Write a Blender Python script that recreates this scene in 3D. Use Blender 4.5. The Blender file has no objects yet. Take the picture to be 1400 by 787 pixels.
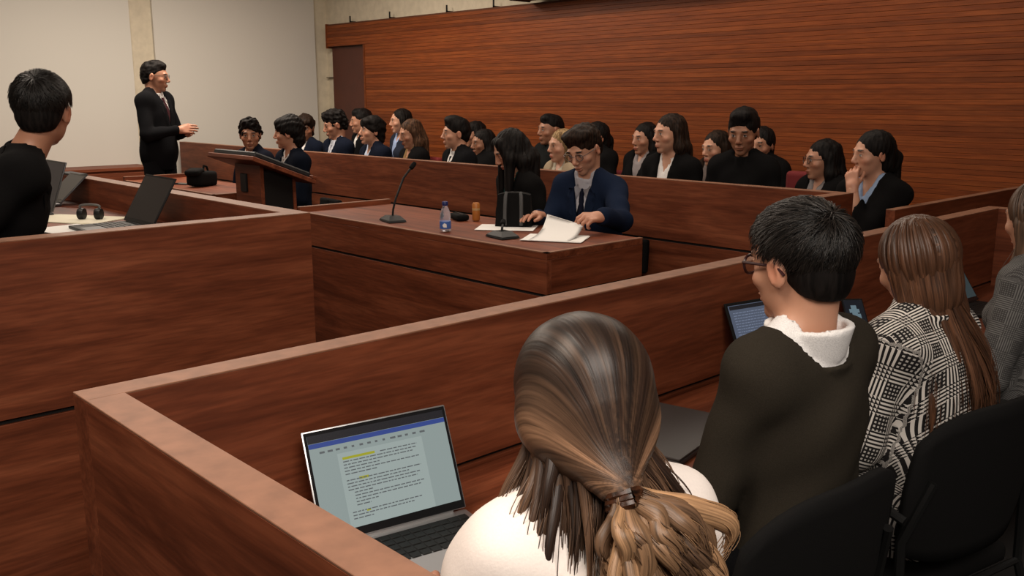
import bpy, bmesh, math, random
import numpy as np
from mathutils import Matrix, Vector
random.seed(7)
rng = np.random.default_rng(7)
PI = math.pi
SC = bpy.context.scene
COL = SC.collection
R = math.radians

# ------------------------------------------------------------------ camera, world, lights, exposure
cam_d = bpy.data.cameras.new('camera'); cam = bpy.data.objects.new('camera', cam_d); COL.objects.link(cam)
cam.location = (0, 0, 1.5); cam.rotation_euler = (R(90 - 11.55), 0, R(-43.2))
cam_d.sensor_width = 36; cam_d.lens = 1267 / 1400 * 36; cam_d.clip_start = .05
SC.camera = cam
SC.view_settings.view_transform = 'Standard'; SC.view_settings.look = 'None'
SC.view_settings.gamma = 1; SC.view_settings.use_curve_mapping = False
SC.view_settings.exposure = 0.0
W = bpy.data.worlds.new('world'); SC.world = W; W.use_nodes = True
W.node_tree.nodes['Background'].inputs[0].default_value = (1, .88, .78, 1)
W.node_tree.nodes['Background'].inputs[1].default_value = .10
def area(name, loc, sx, sy, power, color=(1, .86, .72), rot=(0, 0, 0)):
    l = bpy.data.lights.new(name, 'AREA'); l.shape = 'RECTANGLE'; l.size = sx; l.size_y = sy
    l.energy = power; l.color = color
    o = bpy.data.objects.new(name, l); o.location = loc; o.rotation_euler = rot; COL.objects.link(o)
    return o
area('flash_bounce_near', (.15, -.8, 2.9), 1.6, 1.6, 85, (1, .90, .80), (R(24), R(-18), 0))  # camera flash bounced off the ceiling, given as an area light
area('bench_front_fill', (-.2, 1.5, 3.1), 1.4, .8, 54)  # unseen fill light, added to brighten the front of the high bench
area('ceiling_lamp_judges', (.9, 4.4, 3.1), .6, 1.2, 26)
area('ceiling_lamp_middle', (3.0, 3.4, 3.1), .6, 1.6, 22)
area('ceiling_lamp_gallery', (4.7, 4.2, 3.1), .5, 5.0, 54)
area('ceiling_lamp_far', (3.4, 7.6, 3.1), 2.6, .8, 122)

# ------------------------------------------------------------------ camera maths: a pixel of the photo and a plane give a point of the room
F, CX, CY = 1267., 700., 393.5
_p, _y = R(11.55), R(43.2)
_fw = np.array([math.sin(_y) * math.cos(_p), math.cos(_y) * math.cos(_p), -math.sin(_p)])
_rt = np.array([math.cos(_y), -math.sin(_y), 0]); _up = np.cross(_rt, _fw); _C = np.array([0, 0, 1.5])
def _ray(x, y): return _fw * F + _rt * (x - CX) - _up * (y - CY)
def atz(x, y, z): r = _ray(x, y); return _C + r * (z - 1.5) / r[2]
def atX(x, y, X): r = _ray(x, y); return _C + r * X / r[0]
def atd(x, y, d): return _C + _ray(x, y) * d / F

# ------------------------------------------------------------------ object helpers
def link(o, parent=None):
    COL.objects.link(o)
    if parent is not None: o.parent = parent
    return o
def tag(o, label=None, cat=None, group=None, kind=None):
    if label: o['label'] = label
    if cat: o['category'] = cat
    if group: o['group'] = group
    if kind: o['kind'] = kind
    return o
def thing(name, label, cat, loc=(0, 0, 0), rz=0, group=None):
    o = bpy.data.objects.new(name, None); o.location = loc; o.rotation_euler = (0, 0, rz); o.empty_display_size = .1
    return tag(link(o), label, cat, group)
def dup(o, parent=None):
    c = o.copy(); link(c, parent)
    for ch in list(o.children): dup(ch, c)
    return c
def mesh_np(name, V, Fq, mats, parent=None, smooth=True, col=None, mi=None):
    V = np.asarray(V, np.float32); Fq = np.asarray(Fq, np.int32)
    me = bpy.data.meshes.new(name); n, k = len(Fq), Fq.shape[1]
    me.vertices.add(len(V)); me.vertices.foreach_set('co', V.ravel())
    me.loops.add(n * k); me.loops.foreach_set('vertex_index', Fq.ravel())
    me.polygons.add(n); me.polygons.foreach_set('loop_start', np.arange(0, n * k, k, dtype=np.int32))
    if mi is not None: me.polygons.foreach_set('material_index', np.asarray(mi, np.int32))
    me.update(calc_edges=True); me.validate()
    me.polygons.foreach_set('use_smooth', np.full(len(me.polygons), smooth))
    if col is not None:
        a = me.color_attributes.new('Col', 'FLOAT_COLOR', 'POINT')
        c = np.ones((len(V), 4), np.float32); c[:, :3] = col; a.data.foreach_set('color', c.ravel())
    for m in (mats if isinstance(mats, (list, tuple)) else [mats]): me.materials.append(m)
    return link(bpy.data.objects.new(name, me), parent)
class MB:
    "collects shapes for ONE mesh object"
    def __init__(s): s.bm = bmesh.new()
    def box(s, x0, x1, y0, y1, z0, z1, bev=0, M=None, seg=1):
        r = bmesh.ops.create_cube(s.bm, size=1)
        vs = r['verts']
        for v in vs: v.co = Vector((x0 + (v.co.x + .5) * (x1 - x0), y0 + (v.co.y + .5) * (y1 - y0), z0 + (v.co.z + .5) * (z1 - z0)))
        if bev:
            es = list({e for v in vs for e in v.link_edges})
            rb = bmesh.ops.bevel(s.bm, geom=es, offset=bev, segments=seg, affect='EDGES', profile=.6)
            vs = list({v for v in rb['verts']} | {v for v in vs if v.is_valid})
        if M is not None:
            for v in vs: v.co = M @ v.co
        return s
    def tube(s, pts, r, n=8, cap=True):
        pts = [Vector(p) for p in pts]; rs = r if isinstance(r, (list, tuple)) else [r] * len(pts)
        rings = []; ref = None
        for i, p in enumerate(pts):
            t = (pts[min(i + 1, len(pts) - 1)] - pts[max(i - 1, 0)]).normalized()
            if ref is None: ref = t.orthogonal().normalized()
            a = (ref - t * ref.dot(t)).normalized(); ref = a; b = t.cross(a)
            rings.append([s.bm.verts.new(p + (a * math.cos(2 * PI * k / n) + b * math.sin(2 * PI * k / n)) * rs[i]) for k in range(n)])
        for A, B in zip(rings, rings[1:]):
            for k in range(n): s.bm.faces.new((A[k], A[(k + 1) % n], B[(k + 1) % n], B[k]))
        if cap: s.bm.faces.new(list(reversed(rings[0]))); s.bm.faces.new(rings[-1])
        return s
    def lathe(s, prof, c=(0, 0, 0), n=20, M=None):
        rings = []
        for (r, z) in prof:
            ring = []
            for k in range(n):
                p = Vector((c[0] + r * math.cos(2 * PI * k / n), c[1] + r * math.sin(2 * PI * k / n), c[2] + z))
                ring.append(s.bm.verts.new(M @ p if M is not None else p))
            rings.append(ring)
        for A, B in zip(rings, rings[1:]):
            for k in range(n): s.bm.faces.new((A[k], A[(k + 1) % n], B[(k + 1) % n], B[k]))
        s.bm.faces.new(list(reversed(rings[0]))); s.bm.faces.new(rings[-1])
        return s
    def poly(s, pts, th, M=None):
        "flat outline pts (x,y,z) extruded by vector th"
        a = [s.bm.verts.new(M @ Vector(p) if M is not None else Vector(p)) for p in pts]
        t = Vector(th); t = M.to_3x3() @ t if M is not None else t
        b = [s.bm.verts.new(v.co + t) for v in a]; n = len(a)
        s.bm.faces.new(list(reversed(a))); s.bm.faces.new(b)
        for k in range(n): s.bm.faces.new((a[k], a[(k + 1) % n], b[(k + 1) % n], b[k]))
        return s
    def quad(s, pts, M=None):
        s.bm.faces.new([s.bm.verts.new(M @ Vector(p) if M is not None else Vector(p)) for p in pts]); return s
    def mesh(s, name, m, smooth=False):
        bmesh.ops.recalc_face_normals(s.bm, faces=s.bm.faces)
        me = bpy.data.meshes.new(name); s.bm.to_mesh(me); s.bm.free()
        if smooth:
            me.polygons.foreach_set('use_smooth', [True] * len(me.polygons))
            me.set_sharp_from_angle(angle=R(42))
        me.materials.append(m); return me
    def build(s, name, m, parent=None, smooth=False):
        return link(bpy.data.objects.new(name, s.mesh(name, m, smooth)), parent)

# ------------------------------------------------------------------ materials
MATS = {}
def nodes(name):
    m = bpy.data.materials.new(name); m.use_nodes = True
    nt = m.node_tree; return m, nt, nt.nodes['Principled BSDF']
def plain(name, col, rough=.6, metal=0, bump=0, bscale=200, emit=None, spec=.5, var=0):
    if name in MATS: return MATS[name]
    m, nt, b = nodes(name)
    b.inputs['Base Color'].default_value = (*col, 1); b.inputs['Roughness'].default_value = rough
    b.inputs['Metallic'].default_value = metal; b.inputs['Specular IOR Level'].default_value = spec
    if emit:
        b.inputs['Base Color'].default_value = (.012, .012, .013, 1); b.inputs['Emission Color'].default_value = (*col, 1); b.inputs['Emission Strength'].default_value = emit
    if bump or var:
        tc = nt.nodes.new('ShaderNodeTexCoord'); no = nt.nodes.new('ShaderNodeTexNoise')
        no.inputs['Scale'].default_value = bscale; no.inputs['Detail'].default_value = 4
        nt.links.new(tc.outputs['Object'], no.inputs['Vector'])
        if bump:
            bp = nt.nodes.new('ShaderNodeBump'); bp.inputs['Strength'].default_value = bump; bp.inputs['Distance'].default_value = .004
            nt.links.new(no.outputs[0], bp.inputs['Height']); nt.links.new(bp.outputs[0], b.inputs['Normal'])
        if var:
            r = nt.nodes.new('ShaderNodeValToRGB')
            r.color_ramp.elements[0].position = .3; r.color_ramp.elements[1].position = .7
            r.color_ramp.elements[0].color = (*[c * (1 - var) for c in col], 1); r.color_ramp.elements[1].color = (*[min(1, c * (1 + var)) for c in col], 1)
            nt.links.new(no.outputs[0], r.inputs[0]); nt.links.new(r.outputs[0], b.inputs['Base Color'])
    MATS[name] = m; return m
def wood(name, axis, c0, c1, c2, rough=.5, across=11., along=.9, randomize=False):
    "horizontal or lengthwise grain: noise stretched along one axis of the object"
    if name in MATS: return MATS[name]
    m, nt, b = nodes(name); L = nt.links.new; N = nt.nodes.new
    tc = N('ShaderNodeTexCoord'); mp = N('ShaderNodeMapping')
    sc = [across] * 3; sc[axis] = along; mp.inputs['Scale'].default_value = sc
    L(tc.outputs['Object'], mp.inputs[0]); src = mp.outputs[0]
    oi = N('ShaderNodeObjectInfo')
    if randomize:
        ad = N('ShaderNodeVectorMath'); ad.operation = 'ADD'
        mu = N('ShaderNodeMath'); mu.operation = 'MULTIPLY'; mu.inputs[1].default_value = 60
        L(oi.outputs['Random'], mu.inputs[0]); L(mp.outputs[0], ad.inputs[0]); L(mu.outputs[0], ad.inputs[1]); src = ad.outputs[0]
    n1 = N('ShaderNodeTexNoise'); n1.inputs['Scale'].default_value = 1; n1.inputs['Detail'].default_value = 5; n1.inputs['Roughness'].default_value = .6; n1.inputs['Distortion'].default_value = .9
    L(src, n1.inputs['Vector'])
    r = N('ShaderNodeValToRGB'); e = r.color_ramp.elements
    e[0].position = .30; e[0].color = (*c0, 1); e[1].position = .72; e[1].color = (*c2, 1); x = e.new(.5); x.color = (*c1, 1)
    L(n1.outputs[0], r.inputs[0])
    n2 = N('ShaderNodeTexNoise'); n2.inputs['Scale'].default_value = 9; n2.inputs['Detail'].default_value = 3; L(src, n2.inputs['Vector'])
    r2 = N('ShaderNodeMapRange'); r2.inputs[1].default_value = .35; r2.inputs[2].default_value = .65; r2.inputs[3].default_value = .78; r2.inputs[4].default_value = 1.1
    L(n2.outputs[0], r2.inputs[0])
    mx = N('ShaderNodeVectorMath'); mx.operation = 'SCALE'; L(r.outputs[0], mx.inputs[0]); L(r2.outputs[0], mx.inputs['Scale'])
    out = mx.outputs[0]
    if randomize:
        r3 = N('ShaderNodeMapRange'); r3.inputs[3].default_value = .82; r3.inputs[4].default_value = 1.16; L(oi.outputs['Random'], r3.inputs[0])
        m2 = N('ShaderNodeVectorMath'); m2.operation = 'SCALE'; L(out, m2.inputs[0]); L(r3.outputs[0], m2.inputs['Scale']); out = m2.outputs[0]
    L(out, b.inputs['Base Color']); b.inputs['Roughness'].default_value = rough; b.inputs['Specular IOR Level'].default_value = .28
    bp = N('ShaderNodeBump'); bp.inputs['Strength'].default_value = .12; bp.inputs['Distance'].default_value = .002
    L(n2.outputs[0], bp.inputs['Height']); L(bp.outputs[0], b.inputs['Normal'])
    MATS[name] = m; return m
WN = ((.085, .019, .007), (.165, .042, .017), (.25, .072, .031))
wood_x = wood('walnut_grain_x', 0, *WN); wood_y = wood('walnut_grain_y', 1, *WN)
wood_rim = plain('walnut_edge_lit', (.23, .108, .064), .5, var=.18, bscale=22, spec=.3)  # same walnut, with the light from above painted in as a paler tone
RW = ((.165, .035, .0065), (.215, .049, .009), (.27, .068, .014))
wood_slat = wood('slat_wood', 1, *RW, rough=.5, across=10, along=.7, randomize=True)
black_gap = plain('shadow_gap_black', (.006, .005, .004), .9)
plaster = plain('white_plaster', (.64, .615, .555), .85, bump=.05, bscale=60)
concrete = plain('cream_concrete', (.62, .55, .42), .9, bump=.08, bscale=14, var=.08)
carpet = plain('dark_carpet', (.018, .016, .015), .95, bump=.4, bscale=300)
black_plastic = plain('black_plastic', (.008, .008, .008), .45, spec=.3)
black_fabric = plain('black_fabric', (.0055, .0052, .0052), .9, bump=.25, bscale=500, spec=.12)
dark_metal = plain('dark_metal', (.03, .03, .03), .35, metal=.8)
silver = plain('silver_metal', (.55, .55, .56), .35, metal=.9)
paper_white = plain('white_paper', (.8, .78, .75), .8)
# ------------------------------------------------------------------ the setting
def struct(o): o['kind'] = 'structure'; return o
struct(MB().box(-3, 6.4, -2.5, 10, -.1, 0).build('floor', carpet))
struct(MB().box(-3, 6.4, -2.5, 10, 3.3, 3.4).build('ceiling', plaster))
# white wall behind the standing man: bare concrete with two plaster panels, a concrete strip between them
wb = struct(MB().box(-3, 6.4, 9.83, 10, 0, 3.3).build('wall_back', concrete))
MB().box(-3, 3.86, 9.795, 9.83, 0, 3.3).build('plaster_panel', plaster, wb)
MB().box(4.10, 6.02, 9.795, 9.83, 0, 3.3).build('plaster_panel', plaster, wb)
# timber wall: concrete above, slats below, a recessed door at its far end
wr = struct(MB().box(6.2, 6.4, -2.5, 9.83, 0, 3.3).build('wall_right', concrete))
WX = 6.1
MB().box(WX + .012, 6.2, -2.5, 8.915, 0, 2.345).box(WX + .012, 6.2, 8.915, 9.68, 2.09, 2.345).build('timber_backing', plain('slat_backing', (.10, .028, .007), .8), wr)
pitch = .0333; k = 0; z = 0.03
s_long = MB().box(WX, WX + .014, -2.5, 8.9, 0, pitch - .0011, .0012).mesh('slat', wood_slat)
s_longer = MB().box(WX, WX + .014, -2.5, 9.68, 0, pitch - .0011, .0012).mesh('slat', wood_slat)
while z + pitch < 2.35:
    o = bpy.data.objects.new('slat', s_long if z < 2.085 else s_longer)
    o.location = (random.uniform(-.0015, .0015), 0, z); link(o, wr); z += pitch
MB().box(WX - .004, WX + .02, 8.9, 8.93, 0, 2.09).box(WX - .004, 6.2, 9.665, 9.685, 2.075, 2.35).build('timber_edge', wood_slat, wr)
for (x, y) in ((476, 27), (530, 20), (608, 11), (672, 5)):
    p = atX(x, y, 6.1)
    MB().box(6.12, 6.2, p[1] - .006, p[1] + .006, 2.345, 2.36).box(6.12, 6.132, p[1] - .006, p[1] + .006, 2.345, 2.415).build('bracket', dark_metal, wr)
struct(MB().box(6.16, 6.2, 9.70, 9.80, 1.74, 1.75).build('trim_1', plain('joint_grey', (.12, .1, .08), .9)))
d1 = struct(MB().box(6.165, 6.198, 8.935, 9.66, 0.01, 2.085).build('door_1', plain('dark_red_door', (.085, .022, .012), .45, var=.15, bscale=5)))
MB().tube([(6.13, 9.02, 1.0), (6.13, 9.14, 1.0)], .01).tube([(6.165, 9.03, 1.0), (6.13, 9.03, 1.0)], .009).build('handle', silver, d1)
# hanging projection screen case above the timber wall
sc = thing('screen_case', 'black screen housing hung above the slatted timber wall', 'screen', (6.0, 4.95, 2.36))
MB().box(-.16, .09, -1.36, 1.29, 0, .16, .02).build('housing', black_plastic, sc)
MB().box(-.17, .1, 1.29, 1.31, -.01, .17, .01).build('end_cap', black_plastic, sc)
for yy in (-1, 1): MB().box(.09, .2, yy - .03, yy + .03, .05, .11).build('bracket', dark_metal, sc)
# platforms
struct(MB().box(-2.5, 1.66, 2.99, 6.3, 0, .26).build('floor_bench_platform', carpet))
struct(MB().box(4.32, 6.09, 1.6, 9.78, 0, .06).build('floor_gallery', carpet))
struct(MB().box(5.15, 6.09, 2.1, 9.78, .06, .16).build('floor_gallery_step', carpet))

# ------------------------------------------------------------------ benches, desks, rail
def panel(root, name, x0, x1, y0, y1, z0, z1, along):
    "an upright board: veneer faces, its top edge a rim strip of the same walnut, toned paler as if lit from above"
    o = MB().box(x0, x1, y0, y1, z0, z1 - .004, .0008).build(name, wood_x if along == 'x' else wood_y, root)
    MB().box(x0, x1, y0, y1, z1 - .004, z1, .0008).build('rim', wood_rim, o)
    return o
def board(root, name, x0, x1, y0, y1, z0, z1, along, bev=.001):
    return MB().box(x0, x1, y0, y1, z0, z1, bev).build(name, wood_x if along == 'x' else wood_y, root)
# judges' bench: behind its front stands a worktop along the far side
jb = thing('judges_bench', 'high walnut bench enclosure with laptops and papers inside it', 'bench')
panel(jb, 'front_panel', -2.5, 1.74, 2.91, 2.985, .573, 1.1, 'x')
board(jb, 'lower_panel', -2.5, 1.74, 2.912, 2.985, 0, .557, 'x')
MB().box(-2.5, 1.735, 2.925, 2.98, .55, .58).box(1.67, 1.725, 2.985, 6.2, .55, .58).build('shadow_gap', black_gap, jb)
panel(jb, 'side_panel', 1.665, 1.74, 2.985, 6.3, .573, 1.1, 'y')
board(jb, 'lower_panel', 1.668, 1.738, 2.985, 6.3, 0, .557, 'y')
board(jb, 'worktop', 1.17, 1.665, 3.0, 6.25, .945, .97, 'y')
board(jb, 'modesty_panel', 1.60, 1.62, 3.05, 6.2, .26, .945, 'y')
# the bench nearest the camera
nb = thing('attendee_bench', 'walnut bench partition in front of the seated note takers', 'bench')
panel(nb, 'front_panel', .5, 4.66, 1.585, 1.65, .657, 1.0, 'x')
board(nb, 'lower_panel', .5, 4.66, 1.587, 1.648, 0, .645, 'x')
MB().box(.51, 4.65, 1.6, 1.635, .64, .66).build('shadow_gap', black_gap, nb)
panel(nb, 'side_panel', .5, .565, -.9, 1.585, .0, 1.0, 'y')
panel(nb, 'end_panel', 4.595, 4.66, -.6, 1.585, .0, 1.0, 'y')
board(nb, 'worktop', .565, 4.595, 1.2, 1.585, .61, .635, 'x')
for xx in (1.4, 2.95, 4.0): board(nb, 'support', xx, xx + .025, 1.25, 1.58, 0, .61, 'y')
# gallery rail
gr = thing('gallery_rail', 'long walnut rail wall in front of the seated audience', 'partition')
panel(gr, 'upper_panel', 4.25, 4.31, 2.22, 9.70, .708, 1.05, 'y')
board(gr, 'lower_panel', 4.252, 4.308, 2.22, 9.70, 0, .694, 'y')
MB().box(4.262, 4.3, 2.23, 9.69, .69, .71).build('shadow_gap', black_gap, gr)
panel(gr, 'end_panel', 3.80, 4.31, 2.155, 2.22, 0, 1.05, 'x')
ge = thing('gallery_end_partition', 'low walnut partition between gallery end and timber wall', 'partition')
panel(ge, 'panel', 4.36, 6.09, 1.965, 2.01, 0.06, .978, 'x')
# counsel desks
def counsel_desk(label, x0, x1, y0, y1, z):
    t = thing('counsel_desk', label, 'desk', group=None)
    board(t, 'desk_top', x0, x1, y0, y1, z - .03, z, 'y', .002)
    MB().box(x0, x0 + .022, y0, y1, z - .001, z + .003).box(x0, x1, y0, y0 + .022, z - .001, z + .003).build('edge_strip', wood_rim, t)
    board(t, 'fascia', x0, x0 + .03, y0, y1, .668, z - .03, 'y')
    board(t, 'fascia', x0 + .03, x1, y0, y0 + .03, .668, z - .03, 'x')
    board(t, 'front_panel', x0 + .002, x0 + .03, y0 + .002, y1, 0, .654, 'y')
    board(t, 'side_panel', x0 + .03, x1, y0 + .002, y0 + .03, 0, .654, 'x')
    MB().box(x0 + .01, x0 + .028, y0 + .01, y1 - .01, .65, .672).box(x0 + .028, x1 - .02, y0 + .01, y0 + .028, .65, .672).build('shadow_gap', black_gap, t)
    panel(t, 'end_panel', x0, x1, y1, y1 + .03, 0, z + .03, 'x')
    return t
counsel_desk('walnut counsel desk with bottle and microphones, two people behind it', 2.79, 3.44, 2.755, 4.78, .85)
counsel_desk('walnut counsel desk beyond the lectern, below the man facing us', 2.86, 3.40, 6.05, 7.62, .85)
lc = thing('lectern', 'wooden lectern with black sloping top between two counsel desks', 'lectern', (2.8, 5.64, 0))
a = math.atan2(.17, .435); M = Matrix.Translation((0, 0, 1.15)) @ Matrix.Rotation(a, 4, 'Y')
MB().box(0, .48, -.31, .31, -.03, 0, .004, M).build('top', wood_y, lc)
MB().box(.02, .44, -.28, .28, 0.001, .035, .008, M).build('desk_pad', plain('black_leather', (.01, .01, .011), .5), lc)
MB().box(.44, .48, -.31, .31, 0, .02, .004, M).build('ledge', wood_y, lc)
board(lc, 'front_panel', .10, .125, -.2, .14, .03, 1.08, 'y')
board(lc, 'side_panel', .125, .33, .12, .14, .03, 1.03, 'x')
MB().box(.125, .33, -.195, -.178, .03, 1.04).build('side_panel', black_plastic, lc)  # black board put in for the shade of the open side
board(lc, 'corner_post', .33, .35, -.205, -.175, 0.03, 1.01, 'x')
board(lc, 'shelf', .125, .32, -.178, .12, .7, .72, 'y')
board(lc, 'base', .06, .40, -.24, .18, 0, .03, 'y')
MB().box(.085, .102, -.03, .05, .9, 1.02, .004).build('notch_plate', black_plastic, lc)
lb = thing('low_cabinet', 'low brown cabinet along the foot of the white wall', 'cabinet', (0, 0, 0))
board(lb, 'body', .4, 3.8, 9.36, 9.78, 0, .80, 'x')
MB().box(.38, 3.82, 9.34, 9.79, .80, .83, .003).build('top', wood_x, lb)
for i in range(4): MB().box(.42 + i * .85, 1.25 + i * .85, 9.345, 9.36, .06, .78, .002).build('door', wood_x, lb)
# ------------------------------------------------------------------ people: signed distance fields meshed by surface nets
f32 = np.float32
class Field:
    def __init__(s, xs, ys, zs):
        s.ax = [np.asarray(a, f32) for a in (xs, ys, zs)]
        s.D = np.full([len(a) for a in s.ax], .3, f32)
    def sub(s, lo, hi):
        sl = []
        for a, l, h in zip(s.ax, lo, hi):
            i, j = np.searchsorted(a, l), np.searchsorted(a, h)
            if j <= i: return None, None
            sl.append(slice(i, j))
        X, Y, Z = s.ax[0][sl[0]][:, None, None], s.ax[1][sl[1]][None, :, None], s.ax[2][sl[2]][None, None, :]
        return tuple(sl), (X, Y, Z)
    def apply(s, lo, hi, fn, k, mode):
        m = .07 + k
        sl, P = s.sub(np.asarray(lo) - m, np.asarray(hi) + m)
        if sl is None: return
        d = fn(*P).astype(f32); o = s.D[sl]
        if mode == 'add':
            if k > 0:
                h = np.maximum(k - np.abs(o - d), 0) / k; s.D[sl] = np.minimum(o, d) - h * h * k * .25
            else: s.D[sl] = np.minimum(o, d)
        else:
            d = -d
            if k > 0:
                h = np.maximum(k - np.abs(o - d), 0) / k; s.D[sl] = np.maximum(o, d) + h * h * k * .25
            else: s.D[sl] = np.maximum(o, d)
    def cap(s, a, b, ra, rb=None, k=.02, mode='add', flat=None):
        a = np.asarray(a, f32); b = np.asarray(b, f32); rb = ra if rb is None else rb
        ba = b - a; L = float(ba @ ba) + 1e-9; rm = max(ra, rb)
        def fn(X, Y, Z):
            px, py, pz = X - a[0], Y - a[1], Z - a[2]
            t = np.clip((px * ba[0] + py * ba[1] + pz * ba[2]) / L, 0, 1)
            return np.sqrt((px - t * ba[0]) ** 2 + (py - t * ba[1]) ** 2 + (pz - t * ba[2]) ** 2) - (ra + (rb - ra) * t)
        s.apply(np.minimum(a, b) - rm, np.maximum(a, b) + rm, fn, k, mode)
    def ell(s, c, r, Rm=None, k=.02, mode='add'):
        c = np.asarray(c, f32); r = np.asarray(r, f32); Rm = np.eye(3, dtype=f32) if Rm is None else np.asarray(Rm, f32)
        ext = np.sqrt(((Rm * r[None, :]) ** 2).sum(1))
        def fn(X, Y, Z):
            px, py, pz = X - c[0], Y - c[1], Z - c[2]
            q = [(px * Rm[0, i] + py * Rm[1, i] + pz * Rm[2, i]) / r[i] for i in range(3)]
            k0 = np.sqrt(q[0] ** 2 + q[1] ** 2 + q[2] ** 2) + 1e-6
            k1 = np.sqrt((q[0] / r[0]) ** 2 + (q[1] / r[1]) ** 2 + (q[2] / r[2]) ** 2) + 1e-6
            return k0 * (k0 - 1) / k1
        s.apply(c - ext, c + ext, fn, k, mode)
    def grid(s): return s.ax[0][:, None, None], s.ax[1][None, :, None], s.ax[2][None, None, :]
    def wobble(s, amp, freq, seed=0, zs=1.0, mask=1.):
        g = np.random.default_rng(seed); X, Y, Z = s.grid(); n = 0
        for i in range(4):
            v = g.normal(size=3); v /= np.linalg.norm(v); v *= freq * g.uniform(.6, 1.5); v[2] *= zs; p = g.uniform(0, 6.28)
            n = n + np.sin(X * v[0] + Y * v[1] + Z * v[2] + p)
        s.D += ((amp * .6) * n * mask).astype(f32)
    def mesh(s):
        D = s.D; D[0] = D[-1] = .1; D[:, 0] = D[:, -1] = .1; D[:, :, 0] = D[:, :, -1] = .1
        I = D < 0; n = np.array(D.shape) - 1
        cnt = np.zeros(n, np.int8)
        for i in (0, 1):
            for j in (0, 1):
                for k in (0, 1): cnt += I[i:n[0] + i, j:n[1] + j, k:n[2] + k]
        act = np.nonzero((cnt > 0) & (cnt < 8)); m = len(act[0])
        ids = np.full(n, -1, np.int32); ids[act] = np.arange(m)
        acc = np.zeros((m, 3)); c = np.zeros(m); A = np.stack(act, 1)
        co = [a.astype(np.float64) for a in s.ax]
        def corner(o): return D[act[0] + o[0], act[1] + o[1], act[2] + o[2]]
        for ax in range(3):
            for u in (0, 1):
                for v in (0, 1):
                    o0 = [0, 0, 0]; o0[(ax + 1) % 3] = u; o0[(ax + 2) % 3] = v; o1 = list(o0); o1[ax] = 1
                    d0, d1 = corner(o0), corner(o1); sg = (d0 < 0) != (d1 < 0)
                    t = np.where(sg, d0 / np.where(sg, d0 - d1, 1), 0)
                    for q in range(3):
                        p0 = co[q][A[:, q] + o0[q]]; p1 = co[q][A[:, q] + o1[q]]
                        acc[:, q] += np.where(sg, p0 + (p1 - p0) * t, 0)
                    c += sg
        V = acc / c[:, None]; Fs = []
        for ax in range(3):
            b1, b2 = (ax + 1) % 3, (ax + 2) % 3
            sl0 = [slice(1, n[q]) for q in range(3)]; sl0[ax] = slice(0, n[ax]); sl1 = list(sl0); sl1[ax] = slice(1, n[ax] + 1)
            a, b = I[tuple(sl0)], I[tuple(sl1)]
            for flip, w in ((False, a & ~b), (True, ~a & b)):
                e = np.stack(np.nonzero(w), 1)
                if not len(e): continue
                for q in range(3):
                    if q != ax: e[:, q] += 1
                def cell(u, v):
                    x = e.copy(); x[:, b1] -= u; x[:, b2] -= v; return ids[x[:, 0], x[:, 1], x[:, 2]]
                Q = np.stack([cell(1, 1), cell(0, 1), cell(0, 0), cell(1, 0)], 1)
                Fs.append(Q[:, ::-1] if flip else Q)
        return V, np.concatenate(Fs)
def axis(lo, hi, h, flo=None, fhi=None, fh=None):
    "grid coordinates with a fine stretch [flo, fhi]"
    if flo is None: return np.arange(lo, hi + h, h)
    return np.concatenate([np.arange(lo, flo, h), np.arange(max(flo, lo), fhi, fh), np.arange(fhi, hi + h, h)])

# ---- hands: wrist at the origin, fingers along +y, palm down; the thumb leaves the -x side (a right hand)
def make_hand(curl, spread=.0, h=.0036, thumb=0.0):
    f = Field(np.arange(-.085, .065, h), np.arange(-.05, .22, h), np.arange(-.11, .045, h))
    bx = (-.030, -.0100, .0105, .0295); ln = (.072, .080, .074, .058); by = (.088, .093, .089, .08)
    for i in range(4):
        f.cap((bx[i] * .62, .008, 0), (bx[i], by[i], 0), .0125, .0108, k=.012)
        p = np.array([bx[i], by[i], 0.]); an = 0.; d0 = (i - 1.5) * (.05 + spread)
        for sgm, (w, r0, r1) in enumerate(((.46, .0098, .0088), (.31, .0088, .0080), (.23, .0080, .0068))):
            an += R(curl[sgm] * (1 + .10 * (i - 1)))
            q = p + ln[i] * w * np.array([math.sin(d0) * math.cos(an), math.cos(d0) * math.cos(an), -math.sin(an)])
            f.cap(p, q, r0, r1, k=.003); p = q
    f.cap((0, -.022, 0), (0, .02, 0), .0235, .026, k=.02); f.cap((-.010, -.022, 0), (.010, -.022, 0), .020, .020, k=.02)
    f.cap((-.016, .018, -.004), (-.040, .052, -.012 - thumb), .0155, .0125, k=.012)
    f.cap((-.040, .052, -.012 - thumb), (-.050, .083, -.020 - 1.6 * thumb), .0112, .0100, k=.004)
    f.cap((-.050, .083, -.020 - 1.6 * thumb), (-.046, .106, -.028 - 2 * thumb), .0098, .0078, k=.004)
    return f.mesh()
HANDS = {k: make_hand(c, thumb=t) for k, (c, t) in dict(rest=((14, 22, 14), 0), grip=((42, 52, 34), .014), flat=((6, 8, 6), 0), fist=((72, 80, 50), .022)).items()}

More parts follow.
